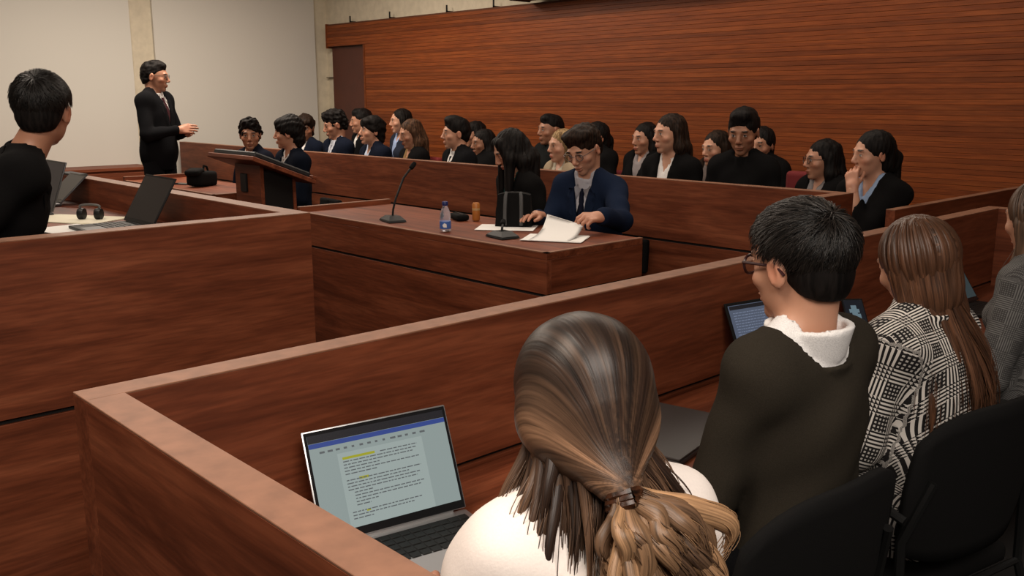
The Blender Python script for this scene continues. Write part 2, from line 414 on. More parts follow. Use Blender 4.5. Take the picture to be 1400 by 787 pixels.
HANDS_LOW = {k: make_hand(c, thumb=t, h=.0062) for k, (c, t) in dict(rest=((14, 22, 14), 0), grip=((42, 52, 34), .014)).items()}
def rot(h=0, pitch=0, roll=0):
    "h: turn to the person's right (clockwise from above), pitch: nod down, roll: tilt towards the right shoulder; degrees"
    return np.array((Matrix.Rotation(-R(h), 3, 'Z') @ Matrix.Rotation(-R(pitch), 3, 'X') @ Matrix.Rotation(R(roll), 3, 'Y')))
def unit(v): v = np.asarray(v, float); return v / np.linalg.norm(v)
def ik(sh, wr, l1, l2, pole):
    d = wr - sh; L = np.linalg.norm(d)
    if L > (l1 + l2) * .995: wr = sh + d / L * (l1 + l2) * .995; d = wr - sh; L = np.linalg.norm(d)
    u = d / L; a = (l1 * l1 - l2 * l2 + L * L) / (2 * L); hgt = math.sqrt(max(l1 * l1 - a * a, 0))
    pv = pole - u * (pole @ u); pv = unit(pv)
    return sh + u * a + pv * hgt, wr

# ---- materials of skin, hair and cloth
def skin_mat():
    if 'skin' in MATS: return MATS['skin']
    m, nt, b = nodes('skin'); at = nt.nodes.new('ShaderNodeAttribute'); at.attribute_name = 'Col'
    nt.links.new(at.outputs['Color'], b.inputs['Base Color']); b.inputs['Roughness'].default_value = .5
    b.inputs['Subsurface Weight'].default_value = .08; b.inputs['Subsurface Radius'].default_value = (.012, .005, .003); b.inputs['Subsurface Scale'].default_value = .6
    MATS['skin'] = m; return m
def hair_mat(name, c0, c1, rough=.6):
    if name in MATS: return MATS[name]
    m, nt, b = nodes(name); L = nt.links.new
    tc = nt.nodes.new('ShaderNodeTexCoord'); mp = nt.nodes.new('ShaderNodeMapping'); mp.inputs['Scale'].default_value = (90, 90, 7)
    no = nt.nodes.new('ShaderNodeTexNoise'); no.inputs['Scale'].default_value = 1; no.inputs['Detail'].default_value = 3
    r = nt.nodes.new('ShaderNodeValToRGB'); r.color_ramp.elements[0].position = .38; r.color_ramp.elements[1].position = .68
    r.color_ramp.elements[0].color = (*c0, 1); r.color_ramp.elements[1].color = (*c1, 1)
    L(tc.outputs['Object'], mp.inputs[0]); L(mp.outputs[0], no.inputs['Vector']); L(no.outputs[0], r.inputs[0]); L(r.outputs[0], b.inputs['Base Color'])
    bp = nt.nodes.new('ShaderNodeBump'); bp.inputs['Strength'].default_value = .5; bp.inputs['Distance'].default_value = .004
    L(no.outputs[0], bp.inputs['Height']); L(bp.outputs[0], b.inputs['Normal']); b.inputs['Roughness'].default_value = rough
    b.inputs['Specular IOR Level'].default_value = .1
    MATS[name] = m; return m
def strand_mat(name='hair_strands'):
    if name in MATS: return MATS[name]
    m, nt, b = nodes(name); at = nt.nodes.new('ShaderNodeAttribute'); at.attribute_name = 'Col'
    nt.links.new(at.outputs['Color'], b.inputs['Base Color']); b.inputs['Roughness'].default_value = .38
    b.inputs['Specular IOR Level'].default_value = .45; MATS[name] = m; return m
def cloth(name, col, bump=.2, tint=.0, bscale=420, var=.15): return plain('cloth_' + name, col, .95, bump=bump, bscale=bscale, var=var, spec=.06 if max(col) < .05 else .2)
def plaid(name, dark, light, fine, band, mixlow, tooth=True):
    "woven check: fine two-colour weave crossed by wider bands, laid along the cloth by the Weave coordinates of the mesh"
    if name in MATS: return MATS[name]
    m, nt, b = nodes(name); L = nt.links.new
    def mth(op, a, bb=None):
        n = nt.nodes.new('ShaderNodeMath'); n.operation = op
        for i, v in enumerate((a, bb)):
            if v is None: continue
            if isinstance(v, (int, float)): n.inputs[i].default_value = v
            else: L(v, n.inputs[i])
        return n.outputs[0]
    at = nt.nodes.new('ShaderNodeAttribute'); at.attribute_name = 'Weave'; sp = nt.nodes.new('ShaderNodeSeparateXYZ'); L(at.outputs['Vector'], sp.inputs[0])
    u, v, _z = sp.outputs
    def stripe(c, per, duty): return mth('LESS_THAN', mth('FRACT', mth('DIVIDE', mth('ADD', c, 50), per)), duty)
    su, sv = stripe(u, fine, .5), stripe(v, fine, .5)
    du = stripe(mth('ADD', u, v), fine, .5)
    # houndstooth: where warp and weft agree take that colour, else the twill diagonal decides
    same = mth('COMPARE', su, sv); nt.nodes[-1].inputs[2].default_value = .1
    weave = mth('ADD', mth('MULTIPLY', same, su), mth('MULTIPLY', mth('SUBTRACT', 1, same), du))
    bu, bv = stripe(u, band, .5), stripe(v, band, .5)
    nu, nv = mth('SUBTRACT', 1, bu), mth('SUBTRACT', 1, bv)
    f = mth('ADD', mth('MULTIPLY', mth('MULTIPLY', bu, bv), weave), mth('MULTIPLY', mth('MULTIPLY', bu, nv), su))
    f = mth('ADD', f, mth('MULTIPLY', mth('MULTIPLY', nu, bv), sv)); f = mth('ADD', f, mth('MULTIPLY', mth('MULTIPLY', nu, nv), mth('MULTIPLY', mth('MULTIPLY', su, sv), mixlow)))
    mx = nt.nodes.new('ShaderNodeMix'); mx.data_type = 'RGBA'; L(f, mx.inputs[0])
    mx.inputs[6].default_value = (*dark, 1); mx.inputs[7].default_value = (*light, 1)
    L(mx.outputs[2], b.inputs['Base Color']); b.inputs['Roughness'].default_value = .9; b.inputs['Specular IOR Level'].default_value = .2
    MATS[name] = m; return m

HAIRC = dict(black=((.004, .0032, .003), (.013, .010, .009)), darkbrown=((.008, .005, .0035), (.032, .018, .012)),
             brown=((.028, .014, .008), (.11, .055, .030)), auburn=((.028, .012, .006), (.105, .045, .022)), blond=((.12, .07, .03), (.42, .28, .14)))
SKINC = dict(light=(.52, .265, .17), mid=(.43, .205, .125), tan=(.33, .150, .085))

def head_prims(f, hc, H, hs, sex, q=1):
    P = lambda x, y, z: hc + H @ (np.array([x, y, z]) * hs)
    E = lambda c, r, **k: f.ell(P(*c), np.array(r) * hs, H, **k)
    Cp = lambda a, b, ra, rb=None, **k: f.cap(P(*a), P(*b), ra * hs, None if rb is None else rb * hs, **k)
    E((0, -.012, .028), (.073, .092, .088), k=.0)
    E((0, .024, -.008), (.063, .066, .086), k=.03)
    jw = .052 if sex == 'm' else .046
    E((0, .028, -.060), (jw, .052, .050), k=.03)
    E((0, .068, -.098), (.024, .018, .016), k=.022)
    for s in (-1, 1):
        E((s * .042, .056, -.026), (.024, .022, .018), k=.018)
        E((s * .026, .084, .024), (.022, .009, .009), k=.014)
        E((s * .031, .097, .001), (.0165, .014, .0105), k=.012, mode='sub')
        E((s * .031, .0765, .001), (.0125, .0125, .0115), k=.003)
        E((s * .032, .0835, .0085), (.0145, .007, .0038), k=.004)
        E((s * .032, .0815, -.0085), (.013, .006, .003), k=.005)
        er = np.array(Matrix.Rotation(s * -.35, 3, 'Z') @ Matrix.Rotation(-.2, 3, 'X')); 
        f.ell(P(s * .077, -.008, -.008), np.array((.009, .019, .031)) * hs, H @ er, k=.008)
        f.ell(P(s * .087, -.003, -.008), np.array((.006, .010, .017)) * hs, H @ er, k=.006, mode='sub')
    Cp((0, .085, .018), (0, .106, -.026), .0085, .0115, k=.014)
    E((0, .107, -.031), (.0105, .0095, .008), k=.008)
    for s in (-1, 1): E((s * .0115, .099, -.036), (.0075, .009, .0062), k=.006)
    E((0, .088, -.061), (.024, .012, .0062), k=.006); E((0, .087, -.0725), (.021, .012, .0072), k=.006)
    Cp((-.021, .101, -.0665), (.021, .101, -.0665), .0024, k=.003, mode='sub')
    return P
def face_colors(V, hc, H, hs, skin, hairc, sex, lips=1.):
    c = np.tile(np.array(skin, float), (len(V), 1)); q = ((V - hc) @ H) / hs
    def ins(cx, r, p=q): return 1 - np.clip((((p - np.array(cx)) / np.array(r)) ** 2).sum(1), 0, 1)
    def mix(w, col):
        w = np.clip(w, 0, 1)[:, None]; c[:] = c * (1 - w) + np.array(col) * w
    near = (np.abs(q) < .2).all(1)
    red = np.array(skin) * (1.02, .78, .74)
    for s in (-1, 1):
        mix(near * ins((s * .045, .066, -.030), (.028, .03, .026)) * .6, red)
        mix(near * ins((s * .08, -.006, -.008), (.02, .03, .036)) * .7, red)
    mix(near * ins((0, .11, -.03), (.02, .02, .016)) * .7, red)
    if sex == 'm': mix(near * ins((0, .07, -.085), (.06, .06, .04)) * .35, np.array(skin) * (.62, .6, .62))
    mix(near * np.minimum(1, 2.2 * ins((0, .098, -.067), (.027, .02, .0145))) * (.55 if sex == 'm' else .85), np.array(skin) * ((.86, .52, .5) if sex == 'm' else (.85, .40, .40)))
    mix(near * 3 * ins((0, .105, -.0665), (.024, .02, .0028)), np.array(skin) * .3)
    for s in (-1, 1):
        p = q * (s, 1, 1)
        mix(near * np.minimum(1, 2.0 * ins((.032, .088, .0245 if sex == 'm' else .026), (.021, .02, .0062), p)), np.array(hairc) * .9 + .004)
        mix(near * np.minimum(1, 1.2 * ins((.031, .088, .001), (.018, .012, .013), p)) * .5, np.array(skin) * (.6, .5, .46))
        mix(near * np.minimum(1, 4 * ins((.031, .090, .0008), (.0115, .009, .0062), p)), (.55, .53, .50))
        mix(near * np.minimum(1, 4 * ins((.031, .091, .001), (.0056, .012, .0062), p)), (.02, .012, .008))
        mix(near * np.minimum(1, 3 * ins((.032, .092, .0075), (.0155, .012, .0026), p)), (.02, .012, .010))
    return c

def comb_mat():
    "hair whose streaks follow the Comb coordinates (across, along) of the mesh; Col is the hair's own colour there"
    if 'combed_hair' in MATS: return MATS['combed_hair']
    m, nt, b = nodes('combed_hair'); L = nt.links.new; N = nt.nodes.new
    at = N('ShaderNodeAttribute'); at.attribute_name = 'Comb'; co = N('ShaderNodeAttribute'); co.attribute_name = 'Col'
    mp = N('ShaderNodeMapping'); mp.inputs['Scale'].default_value = (420, 9, 1); L(at.outputs['Vector'], mp.inputs[0])
    no = N('ShaderNodeTexNoise'); no.inputs['Scale'].default_value = 1; no.inputs['Detail'].default_value = 4; L(mp.outputs[0], no.inputs['Vector'])
    r = N('ShaderNodeMapRange'); r.inputs[1].default_value = .33; r.inputs[2].default_value = .67; r.inputs[3].default_value = .45; r.inputs[4].default_value = 1.6; L(no.outputs[0], r.inputs[0])
    mx = N('ShaderNodeVectorMath'); mx.operation = 'SCALE'; L(co.outputs['Color'], mx.inputs[0]); L(r.outputs[0], mx.inputs['Scale']); L(mx.outputs[0], b.inputs['Base Color'])
    bp = N('ShaderNodeBump'); bp.inputs['Strength'].default_value = .35; bp.inputs['Distance'].default_value = .002; L(no.outputs[0], bp.inputs['Height']); L(bp.outputs[0], b.inputs['Normal'])
    b.inputs['Roughness'].default_value = .40; b.inputs['Specular IOR Level'].default_value = .35; MATS['combed_hair'] = m; return m
def comb(o, xy):
    v = np.zeros((len(xy), 3), np.float32); v[:, :2] = xy; at = o.data.attributes.new('Comb', 'FLOAT_VECTOR', 'POINT'); at.data.foreach_set('vector', v.ravel())
def locks(name, P, rad, col, nrm_dir, parent, aspect=.5, sides=10):
    "smooth flattened locks of hair along centre lines P (n,s,3), one mesh"
    n, s, _ = P.shape; T = np.gradient(P, axis=1); T /= np.linalg.norm(T, axis=2, keepdims=True) + 1e-9
    A = np.cross(T, np.broadcast_to(nrm_dir, T.shape)); A /= np.linalg.norm(A, axis=2, keepdims=True) + 1e-9; B = np.cross(A, T)
    an = 2 * math.pi * np.arange(sides) / sides
    V = P[:, :, None] + (A[:, :, None] * np.cos(an)[:, None] + B[:, :, None] * (np.sin(an) * aspect)[:, None]) * rad[:, :, None, None]
    base = (np.arange(n)[:, None] * s + np.arange(s - 1)[None]) * sides; Q = []
    for k in range(sides): k2 = (k + 1) % sides; Q.append(np.stack([base + k, base + k2, base + sides + k2, base + sides + k], -1).reshape(-1, 4))
    C = np.repeat(col[:, :, None], sides, 2).reshape(-1, 3)
    o = mesh_np(name, V.reshape(-1, 3), np.concatenate(Q), comb_mat(), parent, True, C)
    cx = np.arange(n)[:, None, None] * .37 + (np.cos(an) * .012)[None, None] + np.zeros((n, s, 1)); L = np.linalg.norm(np.diff(P, axis=1), axis=2).cumsum(1); L = np.concatenate([np.zeros((n, 1)), L], 1)
    comb(o, np.stack([cx, np.repeat(L[:, :, None], sides, 2)], -1).reshape(-1, 2)); return o
# ---- strands
def strands(name, P, rad, col, mat, parent):
    "P (n,s,3) centre lines, rad (n,s), col (n,s,3): three-sided tapering tubes in one mesh"
    n, s, _ = P.shape
    T = np.gradient(P, axis=1); T /= np.linalg.norm(T, axis=2, keepdims=True) + 1e-9
    ref = np.array([.31, .77, .2]); A = np.cross(T, ref); A /= np.linalg.norm(A, axis=2, keepdims=True) + 1e-9; B = np.cross(T, A)
    V = np.stack([P + (A * math.cos(a) + B * math.sin(a)) * rad[..., None] for a in (0, 2.094, 4.189)], 2).reshape(-1, 3)
    C = np.repeat(col[:, :, None, :], 3, 2).reshape(-1, 3)
    base = (np.arange(n)[:, None] * s + np.arange(s - 1)[None, :]) * 3; Q = []
    for k in range(3):
        k2 = (k + 1) % 3; Q.append(np.stack([base + k, base + k2, base + 3 + k2, base + 3 + k], -1).reshape(-1, 4))
    return mesh_np(name, V, np.concatenate(Q), mat, parent, True, C)
def weave(o, V, p0, fr, arms):
    "cloth coordinates in metres: across and along the trunk or the sleeve"
    q = (V - p0) @ np.array(fr).T; u = q[:, 0].copy(); v = q[:, 2] + .85 * q[:, 1]
    dt = np.maximum(np.abs(q[:, 0]) - .15, 0)
    for a, b, c in arms:
        for (s0, s1, off) in ((a, b, 0.), (b, c, np.linalg.norm(b - a))):
            d = s1 - s0; L = np.linalg.norm(d); d = d / L; w = V - s0; t = w @ d; tc = np.clip(t, 0, L); e = w - tc[:, None] * d; dist = np.linalg.norm(e, axis=1)
            m = (dist < .085) & (np.abs(q[:, 0]) > .125) & (t > -.01)
            x = unit(np.cross(d, np.array(fr[1]))); y = np.cross(d, x)
            u = np.where(m, np.arctan2(e @ x, e @ y) * .055, u); v = np.where(m, -(off + t), v)
    at = o.data.attributes.new('Weave', 'FLOAT_VECTOR', 'POINT'); at.data.foreach_set('vector', np.stack([u, v, 0 * u], 1).astype(np.float32).ravel())
# ---- one person
def person(label, crown, fl=0., hb=270, hh=None, pitch=0, roll=0, lean=0, sex='m', skin='mid', hair='black', style='short', outfit='suit',
           colors=None, tie=None, seat=.44, stand=False, wrists=None, hands=('rest', 'rest'), fine=.0055, coarse=.030, gres=.0115, hres=.0055,
           glasses=None, group=None, palm=None, hs=None, hseed=0, s=None, vdeep=.22, collar=None, cloth_mat=None, poles=None, hairfn=None, width=1., twist=0, nudge=None):
    hh = hb if hh is None else hh; hs = hs or (1.05 if sex == 'm' else 1.0)
    crown = np.asarray(crown, float); lb = R(lean)
    H = rot(hh - hb, pitch, roll); Tm = rot(twist, lean, 0); r_, f_, u_ = Tm[:, 0], Tm[:, 1], Tm[:, 2]
    # vertical scale of the trunk so that the crown lands where the photo has it
    p0z = (.93 if stand else seat + .09)
    up_head = (H @ np.array([0, 0, .116]))[2] * hs
    unit_h = .50 * u_[2] + .150 * (math.cos(lb * .7)) 
    if s is None: s = (crown[2] - fl - p0z - up_head) / unit_h
    if stand: p0z = crown[2] - fl - up_head - unit_h; s = 1.
    p0 = np.array([0, 0, p0z]); p3 = p0 + .50 * s * u_
    hc = p3 + s * np.array([0, .018 + .150 * math.sin(lb * .7), .150 * math.cos(lb * .7)])
    hcw = crown - np.array([0, 0, up_head])                       # where the head centre must stand in the room
    A = np.array(Matrix.Rotation(-R(hb), 3, 'Z')); hoff = H @ np.array([0, 0, .116]) * hs
    base = hcw - A @ np.array([hc[0] + hoff[0], hc[1] + hoff[1], 0]); base[2] = fl
    if nudge is not None: base = base + np.asarray(nudge)
    t = thing('person', label, 'person', tuple(base), -R(hb), group)
    sw = (.158 if sex == 'm' else .138) * width; nr = .053 if sex == 'm' else .045
    S = {k: p3 - .055 * u_ + k * sw * r_ for k in (-1, 1)}
    # legs
    if stand:
        hip = {k: p0 + np.array([k * .085, 0, 0]) for k in (-1, 1)}
        knee = {k: np.array([k * .1, .01, p0z * .53]) for k in (-1, 1)}; ank = {k: np.array([k * .105, -.03, .09]) for k in (-1, 1)}
    else:
        hip = {k: p0 + np.array([k * .085, .03, -.005]) for k in (-1, 1)}
        knee = {k: np.array([k * .105, .43, seat + .065]) for k in (-1, 1)}; ank = {k: np.array([k * .11, .40, .09]) for k in (-1, 1)}
    # arms: wrist targets in the person's own frame
    wr = {}; el = {}
    for k in (-1, 1):
        w = None if wrists is None else wrists[0 if k < 0 else 1]
        if w is None: w = np.array([k * .10, .27, seat + .17]) if not stand else np.array([k * .24, .03, p0z - .12])
        if isinstance(w[0], str):
            v = np.asarray(w[1:], float)
            w = A.T @ (v - np.array(base)) if w[0] == 'w' else hc + H @ (v * hs)   # a point of the room, or one in the head's frame
        w = np.asarray(w, float)
        pole = np.array([k * .6, -.5, -.7]) if poles is None else np.asarray(poles[0 if k < 0 else 1], float)
        el[k], wr[k] = ik(S[k], w, .285 * (.6 + .4 * s), .25 * (.6 + .4 * s), pole)
    bw = .97 if sex == 'f' else 1.
    def torso(f, g):
        f.ell(p0 + .02 * u_, (.160 + g, .118 + g, .13 + g), Tm, k=0)
        f.ell(p0 + .17 * s * u_, ((.138 if sex == 'm' else .122) + g, .100 + g, .16 + g), Tm, k=.05)
        f.ell(p0 + .32 * s * u_ + .006 * f_, ((.160 if sex == 'm' else .138) * width + g, .110 + g, .16 + g), Tm, k=.05)
        f.cap(p3 - .060 * u_ - .72 * sw * r_, p3 - .060 * u_ + .72 * sw * r_, .060 + g, k=.05)
        for k in (-1, 1):
            f.cap(p3 + .035 * u_ + k * .02 * r_, p3 - .035 * u_ + k * sw * .85 * r_, .036 + g, .042 + g, k=.03)
            if sex == 'f': f.ell(p0 + .315 * s * u_ + .075 * f_ + k * .066 * r_, (.055 + g, .05 + g, .055 + g), Tm, k=.03)
    def arms(f, g, end=1.0, k_=.03):
        for k in (-1, 1):
            e = el[k] + (wr[k] - el[k]) * end
            f.ell(S[k] - .006 * u_, np.array((.050, .052, .054)) + g, Tm, k=.045)
            f.cap(S[k], el[k], .049 * bw + g, .041 * bw + g, k=k_); f.cap(el[k], e, .040 * bw + g, .031 * bw + g * .9, k=.02)
    def legs(f, g, end=1.0):
        for k in (-1, 1):
            f.cap(hip[k], knee[k], .078 + g, .056 + g, k=.03); f.cap(knee[k], knee[k] + (ank[k] - knee[k]) * end, .053 + g, .038 + g, k=.02)
    pts = np.array([p0, p3, hc] + list(S.values()) + list(el.values()) + list(wr.values()) + list(knee.values()) + list(ank.values()))
    lo, hi = pts.min(0) - .2, pts.max(0) + .17; lo[2] = max(lo[2], -.02)
    # -- body
    hx, hi_ = hc - (.105, .125, .175), hc + (.105, .135, .135)
    f = Field(*[axis(lo[i], hi[i], coarse, hx[i], hi_[i], fine) for i in range(3)])
    torso(f, -.006); arms(f, -.004); legs(f, -.004)
    for k in (-1, 1): f.cap(ank[k], ank[k] + (0, .10, -.055), .032, .026, k=.02)
    f.cap(p3 - .02 * u_, hc + H @ np.array([0, -.03, -.055]) * hs, nr + .006, nr, k=.03)
    g = Field(*f.ax); head_prims(g, hc, H, hs, sex)
    kk = .02; h = np.maximum(kk - np.abs(f.D - g.D), 0) / kk; f.D = np.minimum(f.D, g.D) - h * h * kk * .25
    V, Q = f.mesh(); sk = SKINC[skin] if isinstance(skin, str) else skin
    hcol = HAIRC[hair]; C = face_colors(V, hc, H, hs, sk, hcol[0], sex)
    Vs, Qs, Cs = [V], [Q], [C]; n = len(V)
    for i, k in enumerate((-1, 1)):
        hv, hq = (HANDS_LOW if fine > .0045 and hands[i] in HANDS_LOW else HANDS)[hands[i]]; hv = hv * (1.0 if sex == 'm' else .92)
        if k < 0: hv = hv * (-1, 1, 1); hq = hq[:, ::-1]
        y = unit(wr[k] - el[k]); pn = np.array([0, 0, -1.]) if palm is None or palm[i] is None else np.asarray(palm[i], float)
        if isinstance(palm, (list, tuple)) and palm[i] is not None and len(palm[i]) == 6: y = unit(unit(palm[i][3:]) * .6 + y * .4); pn = np.asarray(palm[i][:3], float)
        z = -(pn - y * (pn @ y)); z = unit(z); x = np.cross(y, z)
        Vs.append(wr[k] + hv @ np.array([x, y, z])); Qs.append(hq + n); n += len(hv); Cs.append(np.tile(np.array(sk) * (1, .93, .92), (len(hv), 1)))
    mesh_np('body', np.concatenate(Vs), np.concatenate(Qs), skin_mat(), t, True, np.concatenate(Cs))
    # -- clothes
    colors_in = colors
    colors = dict(dict(jacket=(.0065, .0065, .0075), shirt=(.72, .70, .68), trousers=(.007, .007, .008), shoe=(.01, .009, .008)), **(colors or {}))
    if 'trousers' not in (colors_in or {}) and outfit in ('suit', 'coat') : colors['trousers'] = colors['jacket']
    def cm(part):
        if cloth_mat and part in cloth_mat: return cloth_mat[part]
        c = colors[part]; return cloth(part + '_%d_%d_%d' % tuple(int(v * 999) for v in c), c)
    nk0, nk1 = p3 - .03 * u_, hc + H @ np.array([0, -.03, -.06]) * hs; nd = unit(nk1 - nk0)
    top_lo, top_hi = lo.copy(), hi.copy(); top_lo[2] = p0[2] - .14; top_hi[2] = p3[2] + .12
    def tf(h): return Field(*[axis(top_lo[i], top_hi[i], h) for i in range(3)])
    def loc(f):
        X, Y, Z = f.grid(); px, py, pz = X - p0[0], Y - p0[1], Z - p0[2]
        return [px * v[0] + py * v[1] + pz * v[2] for v in (r_, f_, u_)]
    def ring(f, r0, th, h0, h1):
        X, Y, Z = f.grid(); px, py, pz = X - nk0[0], Y - nk0[1], Z - nk0[2]
        hgt = px * nd[0] + py * nd[1] + pz * nd[2]
        rad = np.sqrt(np.maximum((px - hgt * nd[0]) ** 2 + (py - hgt * nd[1]) ** 2 + (pz - hgt * nd[2]) ** 2, 1e-9))
        fr = (px * f_[0] + py * f_[1] + pz * f_[2]) / (rad + .01)          # the collar stands lower in front
        hm = (h0 + h1) / 2 - .016 * fr
        return np.maximum(np.abs(rad - r0 - .10 * (hgt - h0)) - th, np.abs(hgt - hm) - (h1 - h0) / 2), rad, hgt
    top = cloth_mat.get('name') if cloth_mat and 'name' in cloth_mat else {'suit': 'jacket', 'blazer': 'jacket', 'coat': 'coat', 'sweater': 'sweater', 'turtleneck': 'sweater'}[outfit]
    G = .018 if outfit in ('suit', 'blazer', 'coat') else .013
    fj = tf(gres); torso(fj, G)
    if stand: fj.ell(p0 + .06 * u_ + .006 * f_, (.150 + G, .104 + G, .34), Tm, k=.06)
    X, Y, Z = fj.grid()
    arms(fj, G - .004, .93)
    fj.wobble(.0035, 42, hseed + 5)
    a_, b_, c_ = loc(fj)
    hem = -.10 if not stand else -.17
    fj.D = np.maximum(fj.D, (hem - c_) * .8) if True else fj.D
    _, rad, hgt = ring(fj, nr + .02, .004, 0, .05)
    if outfit in ('suit', 'blazer'):
        ct, cb = .50 * s, vdeep * s
        for k in (-1, 1):                                                # lapels and collar roll
            fj.cap(p3 + .012 * u_ - .045 * f_ + k * .052 * r_, p3 - .075 * u_ + .085 * f_ + k * .064 * r_, .016, .018, k=.012)
            fj.cap(p3 - .075 * u_ + .085 * f_ + k * .064 * r_, p0 + cb * u_ + .132 * f_ + k * .012 * r_, .019, .010, k=.012)
        fj.cap(p3 + .018 * u_ - .05 * f_ - .05 * r_, p3 + .018 * u_ - .05 * f_ + .05 * r_, .016, k=.012)
        Dj = fj.D.copy(); dV = (np.abs(a_) - (.054 if sex == 'm' else .062) * (c_ - cb) / (ct - cb)) * .92
        cut = np.maximum(np.maximum(dV, cb - c_), .0 - b_)
        fj.D = np.maximum(fj.D, -cut); fj.D = np.maximum(fj.D, -np.maximum(rad - nr - .014, -hgt - .02))
    elif outfit == 'coat':
        d, _, _ = ring(fj, nr + .022, .008, .0, .055); fj.D = np.minimum(fj.D, d); fj.D = np.maximum(fj.D, -np.maximum(rad - nr - .012, -hgt))
    elif outfit == 'turtleneck':
        d, _, _ = ring(fj, nr + .010, .006, -.01, .075); fj.D = np.minimum(fj.D, d); fj.D = np.maximum(fj.D, -np.maximum(rad - nr - .004, -hgt + .01))
    else:
        fj.D = np.maximum(fj.D, -np.maximum(rad - nr - .030 - .25 * (hgt + .03), -hgt - .045))
        d, _, _ = ring(fj, nr + .036, .007, -.038, -.012); fj.D = np.minimum(fj.D, np.maximum(d, (np.abs(hgt) - .06)))
    V, Q = fj.mesh(); oj = mesh_np(top, V, Q, cm('jacket'), t)
    if cloth_mat and 'jacket' in cloth_mat: weave(oj, V, p0, (r_, f_, u_), [(S[k], el[k], wr[k]) for k in (-1, 1)])
    def front(D, f, a, c, lift):                                         # the point of the garment's front at (across a, up c)
        q = p0 + a * r_ + c * u_; bs = np.linspace(-.05, .24, 146); P_ = q + bs[:, None] * f_
        ix = [np.clip(np.searchsorted(f.ax[j], P_[:, j]), 1, len(f.ax[j]) - 1) for j in range(3)]; ins = np.nonzero(D[ix[0], ix[1], ix[2]] < .002)[0]
        return q + (bs[ins[-1]] + lift if len(ins) else .08) * f_
    def flap(name, rows, mat):
        "a thin folded piece of cloth given as rows of points across it"
        rows = np.array(rows); n, m = rows.shape[:2]; V = np.concatenate([rows.reshape(-1, 3), rows.reshape(-1, 3) - .006 * f_]); Q = []; o = n * m
        for i in range(n - 1):
            for j in range(m - 1): a = i * m + j; Q += [(a, a + 1, a + m + 1, a + m), (o + a, o + a + m, o + a + m + 1, o + a + 1)]
        for i in range(n - 1):
            for a in (i * m, i * m + m - 1): Q.append((a, a + m, o + a + m, o + a))
        for j in range(m - 1):
            for a in (j, (n - 1) * m + j): Q.append((a, a + 1, o + a + 1, o + a))
        return mesh_np(name, V, Q, mat, t)
    fine_dress = fine <= .0055 and outfit == 'suit'
    if fine_dress:
        ct, cb = .50 * s, vdeep * s
        for k in (-1, 1):
            rows = []
            for tq in np.linspace(0, 1, 9):
                c = .475 * s + (cb - .475 * s) * tq; a0 = .052 * (c - cb) / (ct - cb); wd = np.interp(tq, [0, .28, .30, .36, 1], [.034, .060, .036, .050, .010])
                rows.append([front(Dj, fj, k * (a0 + wd * x), c, .004 + .003 * (1 - x)) for x in (0, .5, 1)])
            flap('lapel', rows, cm('jacket'))
    fs = None
    if outfit in ('suit', 'blazer', 'sweater'):
        lo2, hi2 = np.minimum(S[-1], S[1]) - .12, np.maximum(S[-1], S[1]) + .14; lo2[2] = p0[2] + .05; hi2[2] = hi2[2] + .06; lo2[1] -= .05; hi2[1] += .05
        lo2 = np.minimum(lo2, p0 - (.2, .18, -.05)); hi2 = np.maximum(hi2, p0 + (.2, .2, .1))
        fs = Field(*[axis(lo2[i], hi2[i], min(gres, .014)) for i in range(3)])
        torso(fs, .005 if outfit != 'sweater' else .004); a2, b2, c2 = loc(fs); fs.D = np.maximum(fs.D, .08 - c2)
        D0 = fs.D.copy()
        d, rad2, hg2 = ring(fs, nr + (.012 if outfit != 'sweater' else .021), .0055 if outfit != 'sweater' else .008, -.012, .052 if outfit != 'sweater' else .060)
        open_front = np.maximum(np.abs(a2) - .020 - .5 * np.maximum(hg2, 0), -b2) if (tie is None and outfit != 'sweater') else np.full_like(fs.D, 1)
        neck = np.maximum(rad2 - nr - (.005 if outfit != 'sweater' else .012), -hg2 - .005)
        if collar == 'low':                                              # a scooped blouse neckline
            neck = np.minimum(neck, np.maximum(np.sqrt(a2 ** 2 + (c2 - .50 * s) ** 2) - .085, -b2))
        elif collar != 'none': fs.D = np.minimum(fs.D, np.maximum(d, -open_front))
        if tie is None and outfit != 'sweater' and collar != 'low': neck = np.minimum(neck, np.maximum(np.maximum(np.abs(a2) - .42 * np.maximum(c2 - .425 * s, 0), .425 * s - c2), -b2))
        fs.D = np.maximum(fs.D, -neck)
        V, Q = fs.mesh(); mesh_np('shirt', V, Q, cm('shirt'), t)
        if fine_dress and collar != 'none':
            for k in (-1, 1): flap('collar', [[front(D0, fs, k * a, c * s, .012) for a, c in rw] for rw in (((.004, .470), (.030, .500)), ((.022, .445), (.050, .478)), ((.040, .418), (.052, .462)))], cm('shirt'))
        if tie is not None and outfit == 'suit':
            V, Q = [], []; zs = np.linspace(.475 * s, vdeep * s - .06, 9)
            for i, c in enumerate(zs):                                   # follows the shirt front
                q = p0 + c * u_; bs = np.linspace(.0, .22, 90); P_ = q + bs[:, None] * f_
                ix = [np.clip(np.searchsorted(fs.ax[j], P_[:, j]), 1, len(fs.ax[j]) - 1) for j in range(3)]
                ins = np.nonzero(D0[ix[0], ix[1], ix[2]] < .004)[0]; b = bs[ins[-1]] if len(ins) else .09
                w = .019 if i == 0 else (.014 if i == 1 else .015 + .020 * (i - 1) / 7); o = (.014 if i == 0 else .009)
                for x, yy in ((-w, b + .004), (0, b + o + .003), (w, b + .004), (0, b - .004)): V.append(q + yy * f_ + x * r_)
            for i in range(8):
                for j in range(4): Q.append((i * 4 + j, i * 4 + (j + 1) % 4, i * 4 + 4 + (j + 1) % 4, i * 4 + 4 + j))
